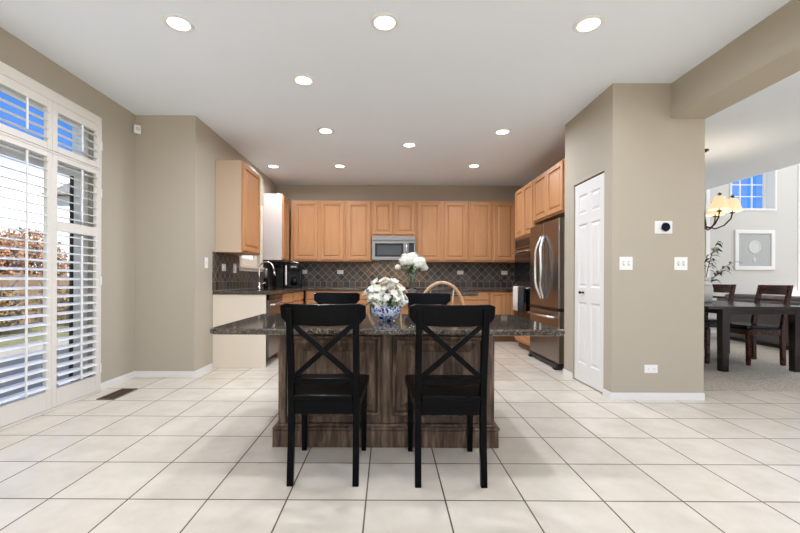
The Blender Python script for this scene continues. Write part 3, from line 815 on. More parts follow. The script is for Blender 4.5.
bm = BM(); tube(bm, [(0.07, -0.001, 0.615), (0.10, -0.055, 0.615), (FW/2, -0.065, 0.615), (FW-0.10, -0.055, 0.615), (FW-0.07, -0.001, 0.615)], 0.014, 10); obj('handle', bm, M['chrome'], d, smooth=True)
bm = BM(); box(bm, 0.0, FW, -0.004, 0.07, 0.693, 0.712); obj('gasket', bm, M['blackp'], r)
bm = BM(); box(bm, 0.01, FW-0.01, -0.01, 0.06, 0.02, 0.068); obj('grille', bm, M['blackp'], r, 0.006)
for x in (0.03, FW-0.09):
    bm = BM(); box(bm, x, x+0.06, -0.035, 0.05, 0.0005, 0.035); obj('foot', bm, M['blackp'], r, 0.01)

# second kitchen island
r = thing('kitchen_island', 'maple kitchen island behind the two bow back chairs', 'island', (0, 0, 0))
bm = BM(); box(bm, 0.0, 0.84, 4.56, 5.02, 0.10, 0.868); obj('cabinet_box', bm, M['maple'], r, 0.003)
bm = BM(); box(bm, 0.03, 0.81, 4.59, 4.99, 0, 0.099); obj('toe_kick', bm, M['toe'], r)
bm = BM(); prism(bm, rrect(-0.10, 1.02, 4.40, 5.06, 0.03), 0.87, 0.91); obj('countertop', bm, M['granite'], r, 0.012, seg=3)['label'] = 'brown granite top'

# ------------------------------------------------------------------ front island table
r = thing('dining_island', 'dark wood island table with brown granite top, white flowers on it', 'island', (0, 0, 0))
bx0, bx1, by0, by1 = -0.690, 0.675, 2.485, 3.12
bm = BM(); box(bm, bx0, bx1, by0+0.013, by1, 0.10, 0.728); obj('cabinet_box', bm, M['island'], r, 0.004)
bm = BM(); box(bm, bx0-0.028, bx1+0.022, by0-0.030, by1+0.028, 0.0, 0.105)
loft(bm, [[(x, y, z) for x, y in ((bx0-o, by0-o), (bx1+o, by0-o), (bx1+o, by1+o), (bx0-o, by1+o))] for z, o in ((0.105, 0.024), (0.112, 0.030), (0.122, 0.030), (0.130, 0.014), (0.140, 0.008), (0.142, 0.001))])
obj('plinth', bm, M['island'], r, 0.003)
mid = (bx0+bx1)/2
for a, b in ((bx0+0.055, mid-0.035), (mid+0.035, bx1-0.055)):
    bm = BM()
    panel(bm, a, b, 0.19, 0.700, by0-0.022, 0.0345, [(0, 0.016), (0.006, 0.002), (0.014, 0.0), (0.022, 0.004), (0.028, 0.014), (0.034, 0.030), (0.052, 0.032), (0.058, 0.030), (0.098, 0.010), (0.101, 0.006)])
    obj('raised_panel', bm, M['island'], r)
for x in (bx0+0.026, mid, bx1-0.026):
    bm = BM(); box(bm, x-0.024, x+0.024, by0-0.010, by0+0.0125, 0.145, 0.728); obj('stile', bm, M['island'], r, 0.003)
bm = BM()
ol = rrect(-1.037, 1.033, 2.255, 3.27, 0.045, 8)
def inset(ol, d):
    cx, cy = -0.0035, 2.7625
    return [(x - math.copysign(d, x-cx), y - math.copysign(d, y-cy)) for x, y in ol]
prof = [(0.013, 0.7295), (0.004, 0.733), (0.0, 0.740), (0.0, 0.756), (0.004, 0.763), (0.013, 0.7665)]
loft(bm, [[(x, y, z) for x, y in inset(ol, d)] for d, z in prof])
obj('tabletop', bm, M['granite'], r)['label'] = 'polished brown granite top'

# ------------------------------------------------------------------ black chairs
def black_chair():
    r = thing('dining_chair', 'x', 'chair', (0, 0, 0), 0, 'black cross back chairs')
    m = M['black']
    def seatz(t): return 0
    for s in (-1, 1):
        bm = BM(); x = s*0.167
        for (z0, y0), (z1, y1) in zip(((0, -0.222), (0.36, -0.198), (0.50, -0.200)), ((0.36, -0.198), (0.50, -0.200), (0.905, -0.262))):
            pass
        prof = [(0, -0.218, 0.030), (0.20, -0.200, 0.034), (0.42, -0.192, 0.036), (0.60, -0.208, 0.034), (0.905, -0.258, 0.026)]
        loft(bm, [[(x-0.0165, y-d/2, z), (x+0.0165, y-d/2, z), (x+0.0165, y+d/2, z), (x-0.0165, y+d/2, z)] for z, y, d in prof])
        obj('leg', bm, m, r, 0.003)
        bm = BM(); xf = s*0.183
        loft(bm, [[(xf-w, 0.200-w, z), (xf+w, 0.200-w, z), (xf+w, 0.200+w, z), (xf-w, 0.200+w, z)] for z, w in ((0, 0.0145), (0.36, 0.0185), (0.433, 0.0185))])
        obj('leg', bm, m, r, 0.003)
    # seat
    bm = BM(); ol = [(-0.150, -0.225), (0.150, -0.225), (0.150, -0.170), (0.192, -0.168), (0.218, 0.10), (0.216, 0.205), (0.200, 0.228), (-0.200, 0.228), (-0.216, 0.205), (-0.218, 0.10), (-0.192, -0.168), (-0.150, -0.170)]
    prism(bm, ol, 0.435, 0.462); obj('seat', bm, m, r, 0.006)
    # aprons
    bm = BM()
    box(bm, -0.150, 0.150, -0.203, -0.185, 0.358, 0.434); box(bm, -0.164, 0.164, 0.190, 0.208, 0.365, 0.434)
    for s in (-1, 1): bar(bm, (s*0.170, -0.174, 0.400), (s*0.186, 0.181, 0.400), 0.018, 0.068)
    obj('apron', bm, m, r, 0.002)
    def curved(x0, x1, zt, zb, y, bow, th, drop, n=14, ends=0.0):
        bm = BM(); rings = []
        for k in range(n+1):
            t = k/n*2-1; x = (x0+x1)/2 + t*(x1-x0)/2
            yy = y - bow*(1-t*t); a = zt - 0.004*(1-t*t); b = zb - drop*(1-t*t) if drop >= 0 else zb
            e = ends*max(0, abs(t)-0.93)/0.07
            rings.append([(x, yy-th/2, b+e), (x, yy+th/2, b+e), (x, yy+th/2-0.012*(a-b)/0.1, a-e*0.4), (x, yy-th/2-0.012*(a-b)/0.1, a-e*0.4)])
        loft(bm, rings); return bm
    o = obj('top_rail', curved(-0.216, 0.216, 0.930, 0.828, -0.226, 0.030, 0.022, 0.012, ends=0.030), m, r, 0.006)
    obj('lower_rail', curved(-0.151, 0.151, 0.552, 0.520, -0.203, 0.012, 0.018, 0.008), m, r, 0.003)
    bm = BM(); bar(bm, (-0.150, -0.240, 0.822), (0.150, -0.207, 0.552), 0.027, 0.014, (0, 1, 0)); obj('cross_bar', bm, m, r, 0.002)
    bm = BM(); bar(bm, (0.150, -0.2385, 0.822), (-0.150, -0.2055, 0.552), 0.0268, 0.0138, (0, 1, 0)); obj('cross_bar', bm, m, r, 0.002)
    return r
bc = black_chair()
bc.location = (-0.327, 2.222, 0); bc['label'] = 'black cross back chair facing the dark island, nearest the patio shutters'
dup(bc, 'black cross back chair facing the dark island, nearest the pantry', (0.324, 2.214, 0))
dup(bc, 'black chair beyond the granite tabletop, only its top rail showing, left of the flowers', (-0.48, 3.47, 0), PI)
dup(bc, 'black chair beyond the granite tabletop, right of the flowers in front of bow back chair', (0.375, 3.47, 0), PI)

# ------------------------------------------------------------------ bow back chairs
def bow_chair():
    r = thing('bow_back_chair', 'x', 'chair', (0, 0, 0), 0, 'pale wood bow back chairs')
    m = M['windsor']
    bm = BM(); ol = []
    for k in range(24):
        a = 2*PI*k/24; ol.append((0.215*math.copysign(abs(math.cos(a))**0.75, math.cos(a)), 0.205*math.copysign(abs(math.sin(a))**0.75, math.sin(a))))
    loft(bm, [[(x*f, y*f, z) for x, y in ol] for f, z in ((0.86, 0.420), (1.0, 0.438), (1.0, 0.452), (0.93, 0.458), (0.6, 0.450))]); obj('seat', bm, m, r, smooth=False)
    pts = []
    for k in range(25):
        a = PI*k/24; x = -0.230*math.cos(a)*(1.0 if True else 1)
        z = 0.70 + 0.325*math.sin(a); y = -0.17-0.10*(z-0.45)/0.6
        pts.append((x, y, z))
    pts = [(-0.185, -0.165, 0.455), (-0.205, -0.19, 0.56)] + pts + [(0.205, -0.19, 0.56), (0.185, -0.165, 0.455)]
    bm = BM(); tube(bm, pts, 0.016, 10); obj('bow', bm, m, r, smooth=True)
    for t in (-1, 1):
        xb = 0.085*t; xt = 0.120*t
        zt = 0.70+0.325*math.sqrt(max(0, 1-(xt/0.230)**2)); yt = -0.17-0.10*(zt-0.45)/0.6
        bm = BM(); tube(bm, [(xb, -0.170, 0.455), ((xb+xt)/2, (-0.170+yt)/2, (0.455+zt)/2), (xt, yt, zt-0.008)], [0.0075, 0.0085, 0.006], 8); obj('spindle', bm, m, r, smooth=True)
    for sx in (-1, 1):
        for sy in (-1, 1):
            a = Vector((sx*0.135, sy*0.125, 0.43)); b = Vector((sx*0.215, sy*0.205, 0.0))
            bm = BM(); tube(bm, [a.lerp(b, t) for t in (0, .15, .3, .45, .6, .75, .9, 1)], [.013, .017, .014, .019, .019, .014, .012, .012], 10); obj('leg', bm, m, r, smooth=True)
        bm = BM(); p = lambda sy: Vector((sx*0.135, sy*0.125, 0.43)).lerp(Vector((sx*0.215, sy*0.205, 0)), 0.58)
        tube(bm, [p(-1), (p(-1)+p(1))/2, p(1)], [.008, .013, .008], 8); obj('stretcher', bm, m, r, smooth=True)
    bm = BM(); tube(bm, [(-0.181, 0, 0.18), (0, 0, 0.18), (0.181, 0, 0.18)], [.008, .013, .008], 8); obj('stretcher', bm, m, r, smooth=True)
    return r
wc = bow_chair(); wc.location = (0.548, 4.24, 0); wc['label'] = 'pale wood bow back chair whose whole arch shows, right of the glass vase'
dup(wc, 'pale wood bow back chair mostly hidden behind the white flowers', (0.02, 4.24, 0))

# ------------------------------------------------------------------ bowl and flowers
BX, BY, TZ = -0.012, 2.735, 0.7667
bm = BM()
lathe(bm, [(0.040, 0.0), (0.050, 0.001), (0.050, 0.010), (0.074, 0.020), (0.096, 0.042), (0.106, 0.072), (0.104, 0.104), (0.099, 0.104), (0.100, 0.072), (0.090, 0.044), (0.068, 0.025), (0.03, 0.018)], seg=36)
o = obj('bowl', bm, M['bowl'], None, smooth=True, loc=(BX, BY, TZ)); tag(o, 'blue and white porcelain bowl holding white flowers on the granite tabletop', 'bowl')
def petal_bloom(n, L, w, cup, layers=1):
    bm = BM()
    for q in range(layers):
        for k in range(n):
            a = 2*PI*k/n + q*0.5; d = Vector((math.cos(a), math.sin(a), 0)); s = Vector((-d.y, d.x, 0)); LL = L*(1-0.25*q)
            rows = []
            for t, ww in ((0.06, 0.25), (0.35, 0.8), (0.7, 1.0), (1.0, 0.35)):
                c = d*LL*t + Vector((0, 0, LL*(cup+0.35*q)*t*(1.4-0.5*t)))
                rows.append([bm.verts.new(c - s*w*ww/2), bm.verts.new(c - Vector((0, 0, 0.12*w*ww))), bm.verts.new(c + s*w*ww/2)])
            for r0, r1 in zip(rows, rows[1:]):
                for i in (0, 1): bm.faces.new((r0[i], r0[i+1], r1[i+1], r1[i]))
    return bm
def leaf_bm(L, w, curl=0.25):
    bm = BM(); rows = []
    for t, ww in ((0, 0.15), (0.25, 0.75), (0.5, 1.0), (0.75, 0.7), (1, 0.05)):
        z = curl*L*math.sin(t*PI)*0.6 - curl*L*t*t
        rows.append([bm.verts.new((L*t, -w*ww/2, z)), bm.verts.new((L*t, 0, z-0.08*w)), bm.verts.new((L*t, w*ww/2, z))])
    for a, b in zip(rows, rows[1:]):
        for i in (0, 1): bm.faces.new((a[i], a[i+1], b[i+1], b[i]))
    return bm
def orient(o, d, spin=0.0):
    d = Vector(d).normalized(); o.rotation_euler = (d.to_track_quat('Z', 'Y') @ Matrix.Rotation(spin, 3, 'Z').to_quaternion()).to_euler()
r = thing('flower_bouquet', 'loose bouquet of white blossoms with green leaves in the blue bowl', 'flowers', (BX, BY, TZ+0.05))
rb = random.Random(3)
protos = []
for k in range(3):
    o = obj('blossom', petal_bloom(6, 0.031-0.003*k, 0.016, 0.75+0.25*k, 2), M['petal'] if k < 2 else M['petal2'], r, smooth=True)
    protos.append(o)
N = 72
for i in range(N):
    o = protos[i] if i < 3 else protos[rb.choice((0, 0, 1, 1, 2))].copy()
    if i >= 3: C.objects.link(o); o.parent = r
    # points over a dome
    g = i*2.39996; u = (i+0.5)/N; el = math.asin(1-u*1.02) if u < 0.98 else 0.0
    el = max(el + rb.uniform(-0.2, 0.2), -0.02)
    R = rb.uniform(0.58, 1.08)
    d = Vector((math.cos(g)*math.cos(el), math.sin(g)*math.cos(el), math.sin(el)))
    p = Vector((d.x*0.138*R*(0.85 + 0.3*rb.random()), d.y*0.120*R, 0.068 + d.z*0.150*R))
    o.location = p; orient(o, d*0.8 + Vector((rb.uniform(-.9, .9), rb.uniform(-1.0, .6), rb.uniform(0.0, 1.0))), rb.uniform(0, 6))
    s = rb.uniform(0.7, 1.25); o.scale = (s, s, s)
lp = None
for i in range(44):
    if lp is None: o = lp = obj('leaf', leaf_bm(0.09, 0.026, 0.4), M['leaf'], r, smooth=True)
    else: o = lp.copy(); C.objects.link(o); o.parent = r
    a = rb.uniform(0, 2*PI); R = rb.uniform(0.02, 0.07)
    o.location = (R*math.cos(a), R*math.sin(a), rb.uniform(0.045, 0.085)); o.rotation_euler = (rb.uniform(-.4, .4), -rb.uniform(0.05, 0.9), a + rb.uniform(-.4, .4))
bm = BM()
for i in range(20):
    a = rb.uniform(0, 2*PI); q = rb.uniform(0.3, 1)
    tube(bm, [(0.02*math.cos(a), 0.02*math.sin(a), -0.02), (0.05*q*math.cos(a), 0.05*q*math.sin(a), 0.06), (0.10*q*math.cos(a), 0.10*q*math.sin(a), 0.12+0.05*(1-q))], 0.0022, 5)
obj('stems', bm, M['stem'], r)
sp = obj('sprig', BM(), M['leaf2'], r)
bm = BM(); tube(bm, [(-0.02, 0.02, 0.1), (-0.03, 0.03, 0.2), (-0.045, 0.03, 0.265)], 0.002, 5)
for k in range(12):
    z = 0.17+0.008*k; a = k*2.4
    b2 = leaf_bm(0.024, 0.009); mt = Matrix.Translation((-0.025-0.0018*k, 0.03, z)) @ Matrix.Rotation(a, 4, 'Z') @ Matrix.Rotation(-0.6, 4, 'Y')
    b2.transform(mt); tm = bpy.data.meshes.new('t'); b2.to_mesh(tm); b2.free(); bm.from_mesh(tm); bpy.data.meshes.remove(tm)
bm.to_mesh(sp.data); bm.free()

# vase with hydrangeas on the maple island
VX, VY, VZ = 0.285, 4.74, 0.9102
bm = BM()
lathe(bm, [(0.045, 0.0), (0.046, 0.006), (0.030, 0.018), (0.034, 0.05), (0.052, 0.16), (0.078, 0.27), (0.074, 0.27), (0.049, 0.16), (0.031, 0.055), (0.02, 0.03)], seg=32)
tag(obj('glass_vase', bm, M['vase'], None, smooth=True, loc=(VX, VY, VZ)), 'clear flared glass vase standing on the maple island', 'vase')
r = thing('hydrangea_bouquet', 'large white hydrangea heads in the clear glass vase', 'flowers', (VX, VY, VZ+0.10))
def hydrangea(R, n, seed):
    rr = random.Random(seed); bm = BM()
    for i in range(n):
        u = (i+0.5)/n; el = math.asin(1-1.6*u) if 1-1.6*u > -1 else -PI/2; g = i*2.39996
        d = Vector((math.cos(g)*math.cos(el), math.sin(g)*math.cos(el), math.sin(el)))
        b2 = petal_bloom(4, R*0.30, R*0.27, 0.12)
        mt = Matrix.Translation(d*R*rr.uniform(0.78, 1.06)) @ d.to_track_quat('Z', 'Y').to_matrix().to_4x4() @ Matrix.Rotation(rr.uniform(0, 3), 4, 'Z')
        b2.transform(mt); tm = bpy.data.meshes.new('t'); b2.to_mesh(tm); b2.free(); bm.from_mesh(tm); bpy.data.meshes.remove(tm)
    return bm
for (x, y, z, R) in ((-0.070, -0.02, 0.270, 0.080), (0.088, -0.03, 0.235, 0.086), (0.02, 0.05, 0.300, 0.075), (-0.165, 0.0, 0.190, 0.035), (0.150, 0.0, 0.185, 0.045)):
    obj('flower_head', hydrangea(R, 90, int(R*1000)), M['petal'], r, smooth=True, loc=(x, y, z))
    bm = BM(); tube(bm, [(x, y, z-R*0.2), (x*0.4, y*0.4, 0.14), (x*0.1, y*0.1, -0.04)], 0.004, 6); obj('stem', bm, M['stem'], r)
lp = None
for a, z in ((2.9, 0.19), (3.5, 0.16), (0.3, 0.17), (4.4, 0.17), (5.3, 0.16), (3.1, 0.13), (1.2, 0.17), (4.8, 0.12)):
    if lp is None: o = lp = obj('leaf', leaf_bm(0.15, 0.07, 0.35), M['leaf'], r, smooth=True)
    else: o = lp.copy(); C.objects.link(o); o.parent = r
    o.location = (0.015*math.cos(a), 0.015*math.sin(a), z); o.rotation_euler = (0, -0.35, a)

# ------------------------------------------------------------------ counter things
r = thing('coffee_maker', 'black and silver coffee maker in the counter corner', 'coffee maker', (-1.665, 6.90, 0.9102), 0)
bm = BM(); box(bm, -0.13, 0.13, -0.10, 0.16, 0.0, 0.035); obj('base', bm, M['blackp'], r, 0.008)
bm = BM(); box(bm, -0.13, 0.13, 0.04, 0.16, 0.0355, 0.33); obj('body', bm, M['blackp'], r, 0.012)
bm = BM(); prism(bm, rrect(-0.10, 0.13, -0.10, 0.16, 0.06), 0.31, 0.405); obj('brew_head', bm, M['blackp'], r, 0.012)
bm = BM(); prism(bm, rrect(-0.135, -0.085, -0.09, 0.03, 0.02), 0.036, 0.385); o = obj('silver_column', bm, M['chrome'], r, 0.006)
bm = BM(); box(bm, -0.02, 0.08, -0.104, -0.1005, 0.345, 0.372); obj('display', bm, M['chrome'], r)
bm = BM(); lathe(bm, [(0.05, 0.036), (0.055, 0.10), (0.045, 0.17), (0.04, 0.18)], 0.02, -0.03, 24); obj('carafe', bm, M['blackglass'], r, smooth=True)
bm = BM(); tube(bm, [(0.10, -0.055, 0.41), (0.10, -0.06, 0.43), (0.0, -0.06, 0.44), (-0.05, -0.06, 0.425)], 0.01, 8); obj('lever', bm, M['chrome'], r, smooth=True)
r = thing('canister', 'tall black canister beside the coffee maker', 'canister', (-1.905, 6.95, 0.9102), 0)
bm = BM(); prism(bm, rrect(-0.07, 0.07, -0.07, 0.07, 0.02), 0, 0.36); obj('body', bm, M['blackp'], r, 0.008)
bm = BM(); prism(bm, rrect(-0.072, 0.072, -0.072, 0.072, 0.022), 0.361, 0.395); obj('lid', bm, M['blackglass'], r, 0.008)
r = thing('faucet', 'tall satin gooseneck kitchen faucet below the small window', 'faucet', (-1.81, 5.52, 0.9102), 0)
bm = BM(); lathe(bm, [(0.026, 0), (0.026, 0.012), (0.019, 0.02), (0.019, 0.09), (0.014, 0.10)], seg=20); obj('base', bm, M['chrome'], r, smooth=True)
bm = BM(); pts = [(0, 0, 0.09), (0, 0, 0.20), (0, 0, 0.285)]
for k in range(1, 13):
    a = PI - k*(PI*0.90)/12; pts.append((0.10+0.10*math.cos(a), 0, 0.285+0.10*math.sin(a)))
pts.append((0.212, 0, 0.235)); tube(bm, pts, 0.0125, 12); obj('spout', bm, M['chrome'], r, smooth=True)
bm = BM(); tube(bm, [(0.206, 0, 0.262), (0.214, 0, 0.225), (0.219, 0, 0.195)], [0.014, 0.017, 0.016], 12); obj('spray_head', bm, M['chrome'], r, smooth=True)
bm = BM(); tube(bm, [(0.018, 0, 0.06), (0.05, 0, 0.075), (0.09, -0.0, 0.10)], [0.009, 0.007, 0.006], 10); obj('handle', bm, M['chrome'], r, smooth=True)
r = thing('soap_dispenser', 'slim dark bottle with silver top beside the faucet', 'bottle', (-1.86, 5.98, 0.9102), 0)
bm = BM(); lathe(bm, [(0.032, 0), (0.034, 0.01), (0.034, 0.13), (0.026, 0.16)], seg=20); obj('bottle_body', bm, M['blackglass'], r, smooth=True)
bm = BM(); lathe(bm, [(0.026, 0.161), (0.030, 0.175), (0.032, 0.29), (0.024, 0.305)], seg=20); obj('cap', bm, M['steel'], r, smooth=True)

# ------------------------------------------------------------------ wall plates
def plate(name, label, cat, loc, rz, w, h, kind):
    r = thing(name, label, cat, loc, rz, None)
    bm = BM(); box(bm, -w/2, w/2, -0.006, -0.0005, -h/2, h/2); obj('cover_plate', bm, M['plate'], r, 0.002)
    if kind == 'outlet_h':
        for x in (-w/4.4, w/4.4):
            bm = BM(); box(bm, x-0.016, x+0.016, -0.0085, -0.0062, -0.014, 0.014); s = obj('socket', bm, M['plate'], r, 0.002)
            bm = BM()
            for z in (-0.006, 0.006): box(bm, x-0.004, x+0.005, -0.0092, -0.0086, z-0.0015, z+0.0015)
            obj('slot', bm, M['slot'], s)
    elif kind.startswith('switch'):
        n = int(kind[-1])
        for k in range(n):
            x = (k-(n-1)/2)*0.046
            bm = BM(); box(bm, x-0.005, x+0.005, -0.016, -0.0062, -0.010, 0.012); s = obj('toggle', bm, M['plate'], r, 0.002)
            bm = BM(); box(bm, x-0.008, x+0.008, -0.0075, -0.0061, -0.018, 0.018); obj('toggle_slot', bm, M['slot'], r)
    return r
plate('light_switch', 'double white switch plate beside the pantry door', 'switch', (2.105, YP, 1.205), 0, 0.116, 0.116, 'switch2')
plate('light_switch', 'double white switch plate under the thermostat, toward the dining area', 'switch', (2.590, YP, 1.205), 0, 0.116, 0.116, 'switch2')
plate('wall_outlet', 'white outlet low on the thermostat wall', 'outlet', (2.330, YP, 0.272), 0, 0.116, 0.072, 'outlet_h')
for px, lb in ((304.0, 'white outlet on slate tile next to the coffee maker'), (340.3, 'white outlet on slate tile under the single door cupboard'), (460.3, 'white outlet on slate tile above the bow back chair'), (504.3, 'white outlet on slate tile nearest the wall oven')):
    plate('wall_outlet', lb, 'outlet', ((px-388)*7.29/393, YB-0.008, 1.19), 0, 0.116, 0.072, 'outlet_h')
plate('wall_outlet', 'white plate on slate tile under the near cream cupboard end', 'outlet', (XK+0.008, 4.93, 1.195), PI/2, 0.11, 0.09, 'switch2')
plate('light_switch', 'tall white switch plate on slate tile beside the sink window', 'switch', (XK+0.008, 5.28, 1.195), PI/2, 0.10, 0.125, 'switch1')
plate('light_switch', 'single white switch on the plain wall at the sink counter end', 'switch', (XK, 4.47, 1.235), PI/2, 0.075, 0.12, 'switch1')
r = thing('thermostat', 'white thermostat plate with round black dial', 'thermostat', (2.435, YP, 1.525), 0)
bm = BM(); box(bm, -0.078, 0.078, -0.006, -0.0005, -0.056, 0.056); obj('back_plate', bm, M['plate'], r, 0.003)
bm = BM(); lathe(bm, [(0.043, 0.0062), (0.043, 0.020), (0.040, 0.024)], seg=32); o = obj('ring', bm, M['chrome'], r, loc=(0.006, 0, 0)); o.rotation_euler = (PI/2, 0, 0)
bm = BM(); lathe(bm, [(0.0385, 0.0245), (0.0375, 0.028)], seg=32); o = obj('dial', bm, M['blackglass'], r, loc=(0.006, 0, 0)); o.rotation_euler = (PI/2, 0, 0)
r = thing('motion_sensor', 'small white motion sensor high in the corner of the nook', 'sensor', (XL+0.045, YN-0.045, 2.63), -PI/4+PI/2)
bm = BM(); box(bm, -0.032, 0.032, -0.022, 0.024, -0.045, 0.045); obj('housing', bm, M['plate'], r, 0.008)
bm = BM(); box(bm, -0.018, 0.018, -0.026, -0.0222, -0.018, 0.022); obj('lens', bm, M['jar'], r, 0.002)
r = thing('floor_vent', 'bronze slotted floor register in the tiles by the patio door', 'vent', (-2.45, 3.57, 0.0), 0)
bm = BM(); box(bm, -0.075, -0.058, -0.165, 0.165, 0.0005, 0.006); box(bm, 0.058, 0.075, -0.165, 0.165, 0.0005, 0.006); box(bm, -0.058, 0.058, -0.165, -0.148, 0.0005, 0.006); box(bm, -0.058, 0.058, 0.148, 0.165, 0.0005, 0.006); obj('frame', bm, M['vent'], r, 0.001)
bm = BM(); box(bm, -0.057, 0.057, -0.147, 0.147, 0.0005, 0.0015); obj('recess', bm, M['blackp'], r)
bm = BM()
for k in range(18): box(bm, -0.057, 0.057, -0.145+0.0165*k, -0.138+0.0165*k, 0.0016, 0.005)
box(bm, -0.004, 0.004, -0.147, 0.147, 0.0017, 0.0052); obj('grille', bm, M['vent'], r)

# ------------------------------------------------------------------ dining area
cz = 0.006
r = thing('dining_table', 'dark espresso dining table with thick square legs on the carpet', 'table', (0, 0, cz))
bm = BM(); box(bm, 3.62, 4.865, 4.44, 6.60, 0.725, 0.76); obj('tabletop', bm, M['darkwood'], r, 0.005)
bm = BM(); box(bm, 3.934, 4.686, 4.52, 4.545, 0.665, 0.7245); box(bm, 3.934, 4.686, 6.495, 6.52, 0.665, 0.7245); box(bm, 3.845, 3.87, 4.609, 6.431, 0.665, 0.7245); box(bm, 4.75, 4.775, 4.609, 6.431, 0.665, 0.7245); obj('apron', bm, M['darkwood'], r)
for x in (3.891, 4.729):
    for y in (4.56, 6.48):
        bm = BM(); loft(bm, [[(x-w, y-w, z), (x+w, y-w, z), (x+w, y+w, z), (x-w, y+w, z)] for z, w in ((0, 0.038), (0.60, 0.043), (0.7245, 0.043))]); obj('leg', bm, M['darkwood'], r, 0.004)
def wood_chair():
    r = thing('wooden_chair', 'x', 'chair', (0, 0, cz), 0, 'dark red wooden dining chairs')
    m = M['redwood']
    for s in (-1, 1):
        bm = BM(); x = s*0.195
        loft(bm, [[(x-0.02, y-d, z), (x+0.02, y-d, z), (x+0.02, y+d, z), (x-0.02, y+d, z)] for z, y, d in ((0, -0.225, 0.022), (0.45, -0.215, 0.026), (0.70, -0.250, 0.024), (1.0, -0.315, 0.020))]); obj('leg', bm, m, r, 0.003)
        bm = BM(); x = s*0.20
        loft(bm, [[(x-w, 0.21-w, z), (x+w, 0.21-w, z), (x+w, 0.21+w, z), (x-w, 0.21+w, z)] for z, w in ((0, 0.018), (0.44, 0.024))]); obj('leg', bm, m, r, 0.003)
    bm = BM(); prism(bm, rrect(-0.225, 0.225, -0.185, 0.245, 0.03), 0.441, 0.455); prism(bm, rrect(-0.21, 0.21, -0.18, 0.235, 0.03), 0.455, 0.495); obj('seat', bm, M['leather'], r, 0.012)
    bm = BM(); box(bm, -0.174, 0.174, 0.195, 0.215, 0.375, 0.44); box(bm, -0.174, 0.174, -0.225, -0.205, 0.375, 0.44)
    for s in (-1, 1): box(bm, s*0.195-0.010, s*0.195+0.010, -0.188, 0.185, 0.375, 0.44)
    obj('apron', bm, m, r)
    def rail(z0, z1, y0, y1, bow):
        bm = BM(); rings = []
        for k in range(11):
            t = k/5-1; x = 0.174*t; b = bow*(1-t*t)
            rings.append([(x, y0-b-0.011, z0), (x, y0-b+0.011, z0), (x, y1-b+0.011, z1), (x, y1-b-0.011, z1)])
        loft(bm, rings); return bm
    obj('top_rail', rail(0.875, 0.998, -0.288, -0.313, 0.02), m, r, 0.003)
    obj('lower_rail', rail(0.79, 0.82, -0.270, -0.276, 0.02), m, r, 0.003)
    return r
wd = wood_chair(); wd.location = (4.69, 5.08, cz); wd.rotation_euler = (0, 0, PI/2); wd['label'] = 'dark red wooden chair at the near corner of the dining table, its whole back showing'
dup(wd, 'dark red wooden chair farther along the dining table beside the white vase', (4.69, 5.88, cz), PI/2)
dup(wd, 'wooden chair half hidden by the thermostat wall, only its black seat and legs showing', (3.84, 5.18, cz), -PI/2)
# jar with branches
r = thing('ceramic_vase', 'white ceramic vase on the dining table, cut by the wall edge', 'vase', (4.255, 5.30, cz+0.7602))
bm = BM(); lathe(bm, [(0.06, 0), (0.085, 0.02), (0.105, 0.12), (0.10, 0.20), (0.075, 0.27), (0.07, 0.30), (0.085, 0.335), (0.078, 0.335), (0.062, 0.30), (0.065, 0.26), (0.09, 0.19), (0.05, 0.03)], seg=32)
obj('body', bm, M['jar'], r, smooth=True)
bm = BM()
for z, rr in ((0.235, 0.093), (0.30, 0.074)): tube(bm, [(rr*math.cos(2*PI*k/32), rr*math.sin(2*PI*k/32), z) for k in range(32)], 0.006, 6, True)
obj('band', bm, M['jar'], r, smooth=True)
r = thing('leafy_branches', 'dark green leafy branches standing in the white ceramic vase', 'plant', (4.255, 5.30, cz+0.96))
rb = random.Random(11); lp = None
ends = [(0.34, -0.05, 0.33), (0.22, 0.1, 0.52), (0.30, 0.05, 0.22), (0.10, -0.1, 0.60), (-0.2, 0.0, 0.5), (-0.3, 0.1, 0.3), (0.05, 0.25, 0.5)]
for ex, ey, ez in ends:
    p0, p1, p2 = Vector((0, 0, -0.16)), Vector((ex*0.3, ey*0.3, ez*0.65)), Vector((ex, ey, ez))
    pt = lambda t: p0*(1-t)**2 + p1*2*t*(1-t) + p2*t*t
    bm = BM(); tube(bm, [pt(k/8) for k in range(9)], 0.003, 5); b = obj('twig', bm, M['bark'], r)
    for k in range(11):
        t = 0.45+0.055*k
        if lp is None: o = lp = obj('leaf', leaf_bm(0.10, 0.034, 0.3), M['leaf2'], b, smooth=True)
        else: o = lp.copy(); C.objects.link(o); o.parent = b
        o.location = pt(min(t, 1)); d = (pt(min(t, 1))-pt(t-0.1)); a = math.atan2(d.y, d.x) + (0.9 if k % 2 else -0.9) + rb.uniform(-.4, .4)
        o.rotation_euler = (rb.uniform(-.6, .6), -rb.uniform(-0.4, 0.7), a)
